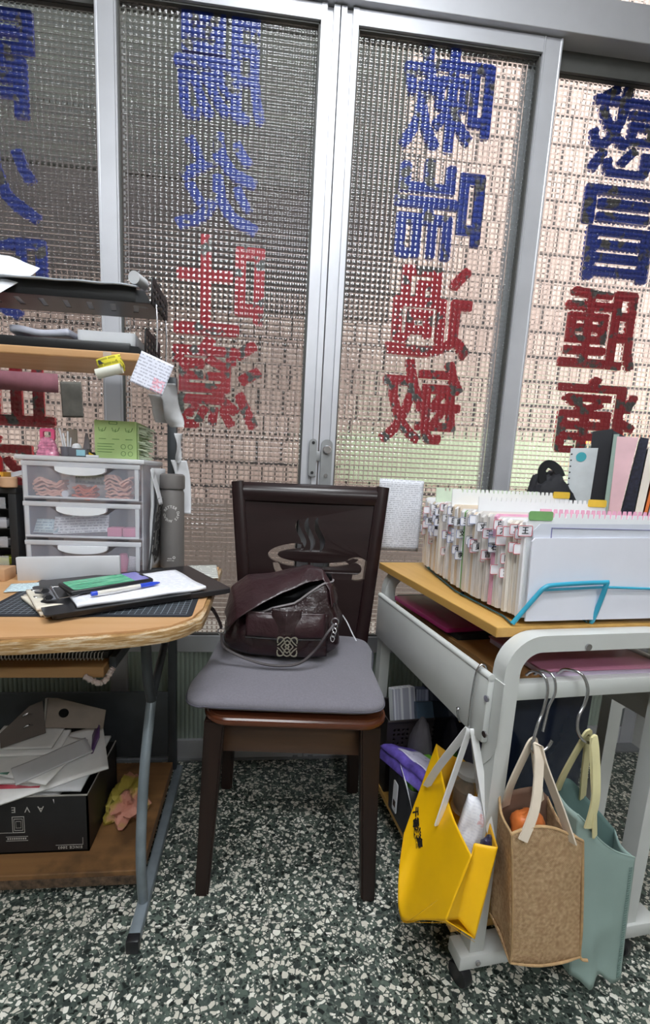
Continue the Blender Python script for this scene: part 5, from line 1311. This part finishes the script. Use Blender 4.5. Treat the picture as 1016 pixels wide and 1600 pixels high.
t = bthing('dark_blue_folder', 'dark blue speckled folder leaning right beside the pink sheets', 'folder', .045)
bprism('cover', t, [(.012, Z0), (.046, Z0), (.058, 1.138), (.040, 1.142)], -.05, .06, pm('dark blue speckled cover', (36, 38, 58), .5, var=.35, vs=120))
t = bthing('page_bundle', 'cream page bundle leaning right of the dark blue folder', 'papers', .06)
bprism('pages', t, [(.048, Z0), (.062, Z0), (.078, 1.11), (.060, 1.115)], -.05, .06, F_CREAM)
t = bthing('orange_book', 'thin orange book leaning at the right edge of the photo', 'book', .075)
bprism('cover', t, [(.063, Z0), (.069, Z0), (.090, 1.10), (.083, 1.10)], -.05, .06, pm('orange cover', (224, 120, 60), .5))
t = bthing('pale_book', 'pale lilac book at the right edge of the photo beyond the orange one', 'book', .09)
bprism('cover', t, [(.070, Z0), (.100, Z0), (.120, 1.08), (.092, 1.08)], -.05, .06, pm('pale lilac cover', (190, 190, 214), .5))
# red lamp outside on the alley side
t = thing('red_lantern', 'row of small glowing orange-red lights outside behind the right door', 'lights', (2.35, 2.78, 1.30))
LRD = N('orange red glow'); _e = LRD.n('ShaderNodeEmission'); _e.inputs[0].default_value = (1.0, .16, .04, 1); _e.inputs[1].default_value = 5; LRD.l(_e.outputs[0], LRD.out.inputs[0])
obj('bracket', B().bb((2.22, 2.765, 1.10), (2.52, 2.785, 1.46)), BLACK, t, local=False)
for i in range(5):
    for j in range(4): obj('bulb', B().lathe((2.25+i*.06, 2.755, 1.14+j*.09), [(.004, -.016), (.014, -.008), (.014, .008), (.004, .016)], 10), LRD.m, t, local=False)
# ------------------------------------------------------------------ bags hanging on the cart (cart coordinates: w, v, z)
def hook(name, label, pts, r=.0026, parent=None):
    return tag(obj(name, B().tube([CM @ p for p in smoothpath(pts, 7)], r, 10), CHROME), label, 'hook')
def coons(top, bot, n=24, m=24, wr=0.0, seed=0, s=16):
    """sheet between an upper and a lower polyline given in cart coordinates"""
    T = smoothpath(top, 8); U = smoothpath(bot, 8)
    def at(L, u):
        q = u*(len(L)-1); i = min(int(q), len(L)-2); return L[i].lerp(L[i+1], q-i)
    def f(u, v):
        p = at(T, u).lerp(at(U, u), v)
        k = math.sin(math.pi*min(1, max(0, v)))*math.sin(math.pi*u)
        d = Vector((nz(p+Vector((seed, 0, 0)), s, wr), nz(p+Vector((0, seed, 0)), s, wr), nz(p+Vector((0, 0, seed)), s, wr*.4)))*(.25+.75*k)
        return CM @ (p+d)
    return f, n, m
def panel(name, parent, mat, top, bot, wr=0.004, seed=0, th=.0012, s=16, n=24, m=24):
    f, n, m = coons(top, bot, n, m, wr, seed, s)
    b = B().grid(f, n, m); o = obj(name, b, mat, parent, local=False); mod(o, 'SOLIDIFY', thickness=th, offset=0)
    return o
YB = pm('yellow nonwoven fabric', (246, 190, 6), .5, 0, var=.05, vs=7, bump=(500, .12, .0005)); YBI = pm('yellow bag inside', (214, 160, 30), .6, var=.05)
yb = thing('yellow_bag', 'yellow shopping bag with white handles and black characters hanging on the cart side', 'bag', tuple(cw(-.03, .05, .15)), CZ)
A = (.030, .200, .392); Bp = (-.041, -.050, .360); C = (-.084, -.060, .249); D = (-.116, .030, .143); E = (-.076, .120, .247); G = (.017, -.040, .359); H = (-.022, -.060, .197); Fm = (.069, .100, .387)
mid = lambda p, q, t=.5: tuple(a+(b-a)*t for a, b in zip(p, q))
off = lambda p, d: tuple(a+b for a, b in zip(p, d))
AE = off(mid(A, E, .55), (-.004, -.004, 0)); ED = off(mid(E, D, .5), (-.012, -.006, .0))
# front (left-facing) panel: top edge A->B, lower edge E/D->C
panel('front_panel', yb, YB, [A, off(mid(A, Bp, .33), (-.008, 0, -.003)), off(mid(A, Bp, .66), (-.012, 0, -.004)), Bp],
      [E, ED, off(D, (0, 0, .004)), mid(D, C, .5), C], .005, 1, s=11, n=40, m=30)
# near gusset with a crease pushed inwards
mt = off(mid(Bp, G, .42), (.0, .022, -.004)); mb = off(mid(C, H, .45), (.004, .010, .006))
panel('gusset', yb, YB, [Bp, mid(Bp, mt, .6), mt, mid(mt, G, .4), G], [C, mid(C, mb, .6), mb, mid(mb, H, .4), H], .003, 2, n=20, m=20)
BF = (.010, .080, .190); AF = (.100, .200, .350)
panel('back_panel', yb, YBI, [G, off(mid(G, Fm, .5), (-.004, 0, .004)), Fm, AF], [H, mid(H, BF, .5), BF, off(BF, (.02, .06, .03))], .004, 3)
panel('far_gusset', yb, YBI, [A, off(mid(A, AF, .5), (0, -.02, .0)), AF], [E, mid(E, BF, .5), off(BF, (.02, .06, .03))], .003, 4)
panel('bottom_panel', yb, YB, [E, ED, D, mid(D, C, .5), C], [off(BF, (.02, .06, .03)), BF, mid(BF, H, .4), mid(BF, H, .7), H], .002, 5)
# stitched seam lines along the bottom fold
cpt = mid(mid(C, mb, .0), C, 1)
b = B()
for p, q in ((D, C), (C, H), (mid(C, D, .85), mid(C, off(C, (-.02, .03, .06)), .5))):
    for k in range(26):
        a = Vector(p).lerp(Vector(q), k/26); c = Vector(p).lerp(Vector(q), (k+.5)/26); o_ = Vector((-.0020, -.0035, -.0012))
        b.tube([CM @ (a+o_), CM @ (c+o_)], .0006, 4)
obj('stitching', b, pm('dark yellow thread', (196, 146, 10), .6), yb, local=False); yb.children[-1]['kind'] = 'stuff'
TU = [.125, .205, .285, .370]; TV = [.62, .595, .57, .545]
# black characters running along the front panel
Xd = (Vector(Bp)-Vector(A)).normalized(); Yd_ = (Vector(A)-Vector(E)).normalized()
TM = frame(CM @ Vector(off(mid(mid(A, Bp, .56), mid(E, D, .75), .70), (-.0135, -.004, 0))), CM.to_3x3() @ Xd, CM.to_3x3() @ Vector((0.25, .15, 1)))
cf, _, _ = coons([A, off(mid(A, Bp, .33), (-.008, 0, -.003)), off(mid(A, Bp, .66), (-.012, 0, -.004)), Bp], [E, ED, off(D, (0, 0, .004)), mid(D, C, .5), C], 1, 1, .005, 1, 11)
b = B()
for ch, u, w_ in zip('千香漢堡', TU, TV):
    p = cf(u, w_); ex = (cf(u+.03, w_)-cf(u-.03, w_)).normalized(); ey = (cf(u, w_-.03)-cf(u, w_+.03)).normalized()
    F = frame(p, ex, ey); z_ = F.to_3x3() @ Vector((0, 0, 1))
    if (CM.to_3x3().inverted() @ z_).x > 0: F = F @ Matrix.Rotation(math.pi, 4, 'X')
    b.mesh(text_mesh(ch, .020, .0007, .0004, res=3), F @ Matrix.Translation((0, 0, .0022)))
obj('lettering', b, pm('black bag print', (26, 22, 20), .6), yb, local=False, smooth=False)
WH = pm('white webbing strap', (226, 226, 226), .7, var=.03)
hk = (.012, .052, .528)
def handle(p, q, side, parent, mat, wd, top, n='handle', up=(0, -1, 0)):
    pts = [p, off(mid(p, top, .35), side), off(mid(p, top, .8), (side[0]*.6, side[1]*.6, 0)), top, off(mid(q, top, .8), (-side[0]*.2, -side[1]*.2, 0)), off(mid(q, top, .35), (0, 0, 0)), q]
    return obj(n, B().strap([CM @ p_ for p_ in smoothpath(pts, 8)], wd, .003, up=CM.to_3x3() @ Vector(up)), mat, parent, local=False)
h1 = off(cf_ := tuple(CM.inverted() @ cf(.15, .32)), (-.003, -.002, 0)); h2 = off(tuple(CM.inverted() @ cf(.525, .225)), (-.003, -.004, 0))
handle(h1, h2, (-.006, 0, 0), yb, WH, .0145, (.000, .050, .530), up=(-.4, -.8, .5))
g1 = off(mid(G, Fm, .80), (.004, 0, -.03)); g2 = off(mid(G, Fm, .25), (.002, -.004, -.03))
handle(g1, g2, (.0, 0, 0), yb, WH, .013, (.006, .046, .533), up=(-.4, -.8, .5))
# content of the yellow bag
t = thing('white_packet', 'white printed packet sticking out of the yellow bag', 'packet')
t.matrix_basis = CM @ Matrix.Translation((.004, .022, .322)) @ Matrix.Rotation(R(-28), 4, 'Z') @ Matrix.Rotation(R(82), 4, 'X') @ Matrix.Rotation(R(-12), 4, 'Z')
o = obj('packet', B().grid(pil(.024, .080, .012), 16, 20), printed('packet small print', (230, 230, 236), (206, 206, 218), 170, 30, block=(.004, .018, .035, .058, (206, 110, 100))), t); mod(o, 'SOLIDIFY', thickness=.016, offset=-1)
t = thing('plastic_jar', 'clear plastic jar with brown contents at the far side of the yellow bag', 'jar', tuple(cw(.052, .105, .300)), CZ)
obj('jar', B().lathe((0, 0, 0), [(.026, 0), (.028, .004), (.028, .075), (.024, .085)], 24), clear('clear jar plastic', (180, 170, 150), .35, .1), t); obj('lid', B().lathe((0, 0, .0855), [(.026, 0), (.026, .010), (.023, .012)], 24), clear('jar lid', (210, 210, 206), .6, .15), t)
obj('content', B().lathe((0, 0, .004), [(.020, 0), (.025, .01), (.025, .05), (.012, .06)], 20), pm('brown content', (108, 74, 48), .6, var=.3, vs=80), t)
lump('dark_wrapper', 'dark blue and white wrapper at the near side inside the yellow bag', 'wrapper', tuple(cw(.018, -.016, .322)), (.012, .014, .036), pm('dark blue wrapper', (60, 60, 92), .35, var=.35, vs=60), .2, 12, 2)
hook('wall_hook', 'thin steel hook over the cart rail carrying the yellow bag', [(.026, .046, .640), (.014, .046, .664), (.000, .046, .655), (-.004, .047, .610), (-.002, .050, .545), (.000, .052, .520), (-.006, .052, .516)], .0021)
hook('steel_pin', 'steel pin with a round head on the cart rail left of the white handles', [(.004, .085, .524), (.000, .085, .530), (-.004, .086, .545), (-.003, .086, .552)], .0022)
obj('pin_head', B().lathe(tuple(cw(-.003, .086, .5525)), [(.002, -.003), (.0042, 0), (.002, .003)], 14), CHROME, bpy.data.objects['steel_pin'], local=False)
# ------------------------------------------------------------------ jute bag
def jutem():
    k = N('brown jute weave'); s = k.n('ShaderNodeSeparateXYZ'); k.l(k.coord(), s.inputs[0])
    h = k.math('SUBTRACT', s.outputs[0], k.math('MULTIPLY', s.outputs[1], .6))
    a = k.math('SINE', k.math('MULTIPLY', h, 2*math.pi/.0034)); c = k.math('SINE', k.math('MULTIPLY', s.outputs[2], 2*math.pi/.0030))
    wv = k.math('MULTIPLY', a, c)
    f = k.math('ADD', k.math('MULTIPLY', wv, .22), k.noise(160, 3))
    col = k.ramp(f, [(.25, (156, 120, 86)), (.5, (196, 160, 120)), (.8, (222, 192, 154))])
    k.bsdf(col, .95, 0, k.bump(wv, .6, .0012)); return k.m
JUTE = jutem(); JIN = pm('brown bag lining', (120, 92, 76), .8, var=.1); JPIP = pm('jute piping', (188, 154, 112), .9, var=.1, vs=90)
jb = thing('jute_bag', 'brown jute tote bag with cream handles hanging on a steel hook', 'bag', tuple(cw(.10, -.03, .13)), CZ)
UL, UR, LR, LL = (.014, -.070, .415), (.161, -.070, .382), (.196, -.072, .133), (.046, -.072, .150)
BUL, BUR, BLR, BLL = (.045, .004, .425), (.152, .004, .408), (.180, .0, .150), (.060, .004, .160)
tp = [UL, (.045, -.074, .428), (.085, -.076, .424), (.125, -.074, .404), UR]
panel('front_panel', jb, JUTE, tp, [LL, (.095, -.078, .144), (.15, -.077, .138), LR], .004, 6, .002)
panel('left_gusset', jb, JUTE, [BUL, (.034, -.020, .404), UL], [BLL, (.060, -.030, .152), LL], .003, 7, .002)
panel('right_gusset', jb, JUTE, [UR, (.152, -.03, .386), BUR], [LR, (.180, -.03, .140), BLR], .003, 8, .002)
panel('back_panel', jb, JIN, [BUR, (.12, .006, .43), BUL], [BLR, (.13, .004, .155), BLL], .003, 9, .002)
panel('bottom_panel', jb, JUTE, [LL, (.12, -.078, .138), LR], [BLL, (.13, .004, .150), BLR], .001, 10, .002)
b = B().tube([CM @ p for p in smoothpath(tp, 6)], .0026, 8)
b.tube([CM @ p for p in smoothpath([UL, (.030, -.073, .30), (.042, -.074, .20), LL], 6)], .0022, 8).tube([CM @ p for p in smoothpath([UR, (.172, -.073, .30), (.186, -.074, .20), LR, off(LR, (.012, -.006, -.004))], 6)], .0026, 8)
b.tube([CM @ p for p in smoothpath([LL, (.095, -.079, .143), (.15, -.078, .137), LR], 6)], .0026, 8).tube([CM @ p for p in smoothpath([BLL, (.057, -.030, .151), LL], 6)], .0026, 8).tube([CM @ p for p in smoothpath([BUL, (.034, -.020, .405), UL], 6)], .0024, 8)
obj('piping', b, JPIP, jb, local=False)
CREAM = pm('cream webbing', (222, 208, 190), .8, var=.04)
handle((.030, -.078, .408), (.128, -.079, .392), (.010, -.004, 0), jb, CREAM, .017, (.070, -.040, .556), up=(0, -1, .3))
handle((.060, .002, .400), (.136, .002, .400), (-.014, -.006, 0), jb, CREAM, .017, (.070, -.028, .554), up=(0, -1, .3))
b = B()
for k, l in enumerate((.02, .026, .018)): b.box(tuple(cw(.026+.010, -.060+k*.010, .345)), (.002, .004, l), 0)
lump('orange_fruit_bag', 'orange bundle seen inside the mouth of the jute bag', 'bundle', tuple(cw(.085, -.028, .380)), (.030, .024, .035), pm('orange film', (222, 122, 60), .4, var=.15), .15, 14, 6)
hook('hook', 'steel S-hook on the cart crossbar holding the jute bag', [(.088, .026, .650), (.092, .014, .664), (.095, -.008, .664), (.098, -.016, .640), (.090, -.020, .605), (.078, -.026, .585), (.066, -.034, .560), (.064, -.036, .545), (.075, -.036, .535), (.094, -.036, .545), (.102, -.036, .558)], .0026)
hook('hook', 'second thinner steel S-hook hanging beside the one of the jute bag', [(.106, .026, .650), (.110, .014, .664), (.113, -.008, .664), (.114, -.016, .638), (.102, -.019, .612), (.094, -.024, .590), (.086, -.030, .572)], .0024)
# ------------------------------------------------------------------ grey-green bag
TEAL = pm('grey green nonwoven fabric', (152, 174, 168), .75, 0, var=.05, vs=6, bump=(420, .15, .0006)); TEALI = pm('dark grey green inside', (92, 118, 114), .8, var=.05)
tb = thing('green_bag', 'pale grey-green cloth tote bag with cream handles hanging right of the jute bag', 'bag', tuple(cw(.24, -.03, .05)), CZ)
UL, UR, LR, LL = (.172, -.044, .410), (.300, -.058, .315), (.318, -.060, .040), (.205, -.052, .060)
BUL, BUR, BLR, BLL = (.172, .012, .420), (.306, -.010, .330), (.322, -.02, .050), (.210, -.012, .07)
tp = [UL, (.186, -.052, .396), (.212, -.058, .366), (.250, -.060, .338), UR]
panel('front_panel', tb, TEAL, tp, [LL, (.222, -.058, .052), (.245, -.064, .034), (.265, -.058, .058), (.295, -.062, .036), LR], .006, 12, .0012)
panel('back_panel', tb, TEALI, [BUR, (.255, .010, .385), (.215, .022, .425), BUL], [BLR, (.27, -.01, .06), BLL], .004, 13, .0012)
panel('right_gusset', tb, TEAL, [UR, (.296, -.034, .318), BUR], [LR, (.316, -.04, .045), BLR], .002, 14, .0012)
panel('left_gusset', tb, TEAL, [BUL, (.170, -.02, .41), UL], [BLL, (.206, -.03, .06), LL], .002, 15, .0012)
b = B().tube([CM @ p for p in smoothpath(tp, 6)], .0016, 6)
obj('hem', b, TEAL, tb, local=False)
b = B()
for k in range(46):
    t_ = .06+k*.02; a = Vector(UR).lerp(Vector(LR), t_)+Vector((-.014, -.0036, 0)); b.tube([CM @ a, CM @ (a+Vector((.006, 0, -.0028)))], .0006, 4)
    a = a+Vector((.006, 0, 0)); b.tube([CM @ a, CM @ (a+Vector((-.006, 0, -.0028)))], .0006, 4)
obj('stitching', b, pm('grey thread', (104, 130, 124), .7), tb, local=False); tb.children[-1]['kind'] = 'stuff'
CRM = pm('pale yellow webbing', (214, 206, 158), .8, var=.04)
handle((.184, -.057, .392), (.198, -.060, .376), (.006, -.006, 0), tb, CRM, .016, (.186, -.036, .560), up=(0, -1, .3))
handle((.180, .012, .410), (.245, .014, .385), (-.010, -.004, 0), tb, CRM, .016, (.186, -.026, .560), up=(0, -1, .3))
hook('hook', 'steel S-hook on the cart crossbar holding the grey-green bag', [(.155, .026, .650), (.160, .014, .664), (.170, -.010, .666), (.182, -.016, .640), (.178, -.018, .612), (.165, -.022, .592), (.160, -.028, .570), (.168, -.032, .553), (.186, -.034, .545), (.196, -.032, .556)], .0028)
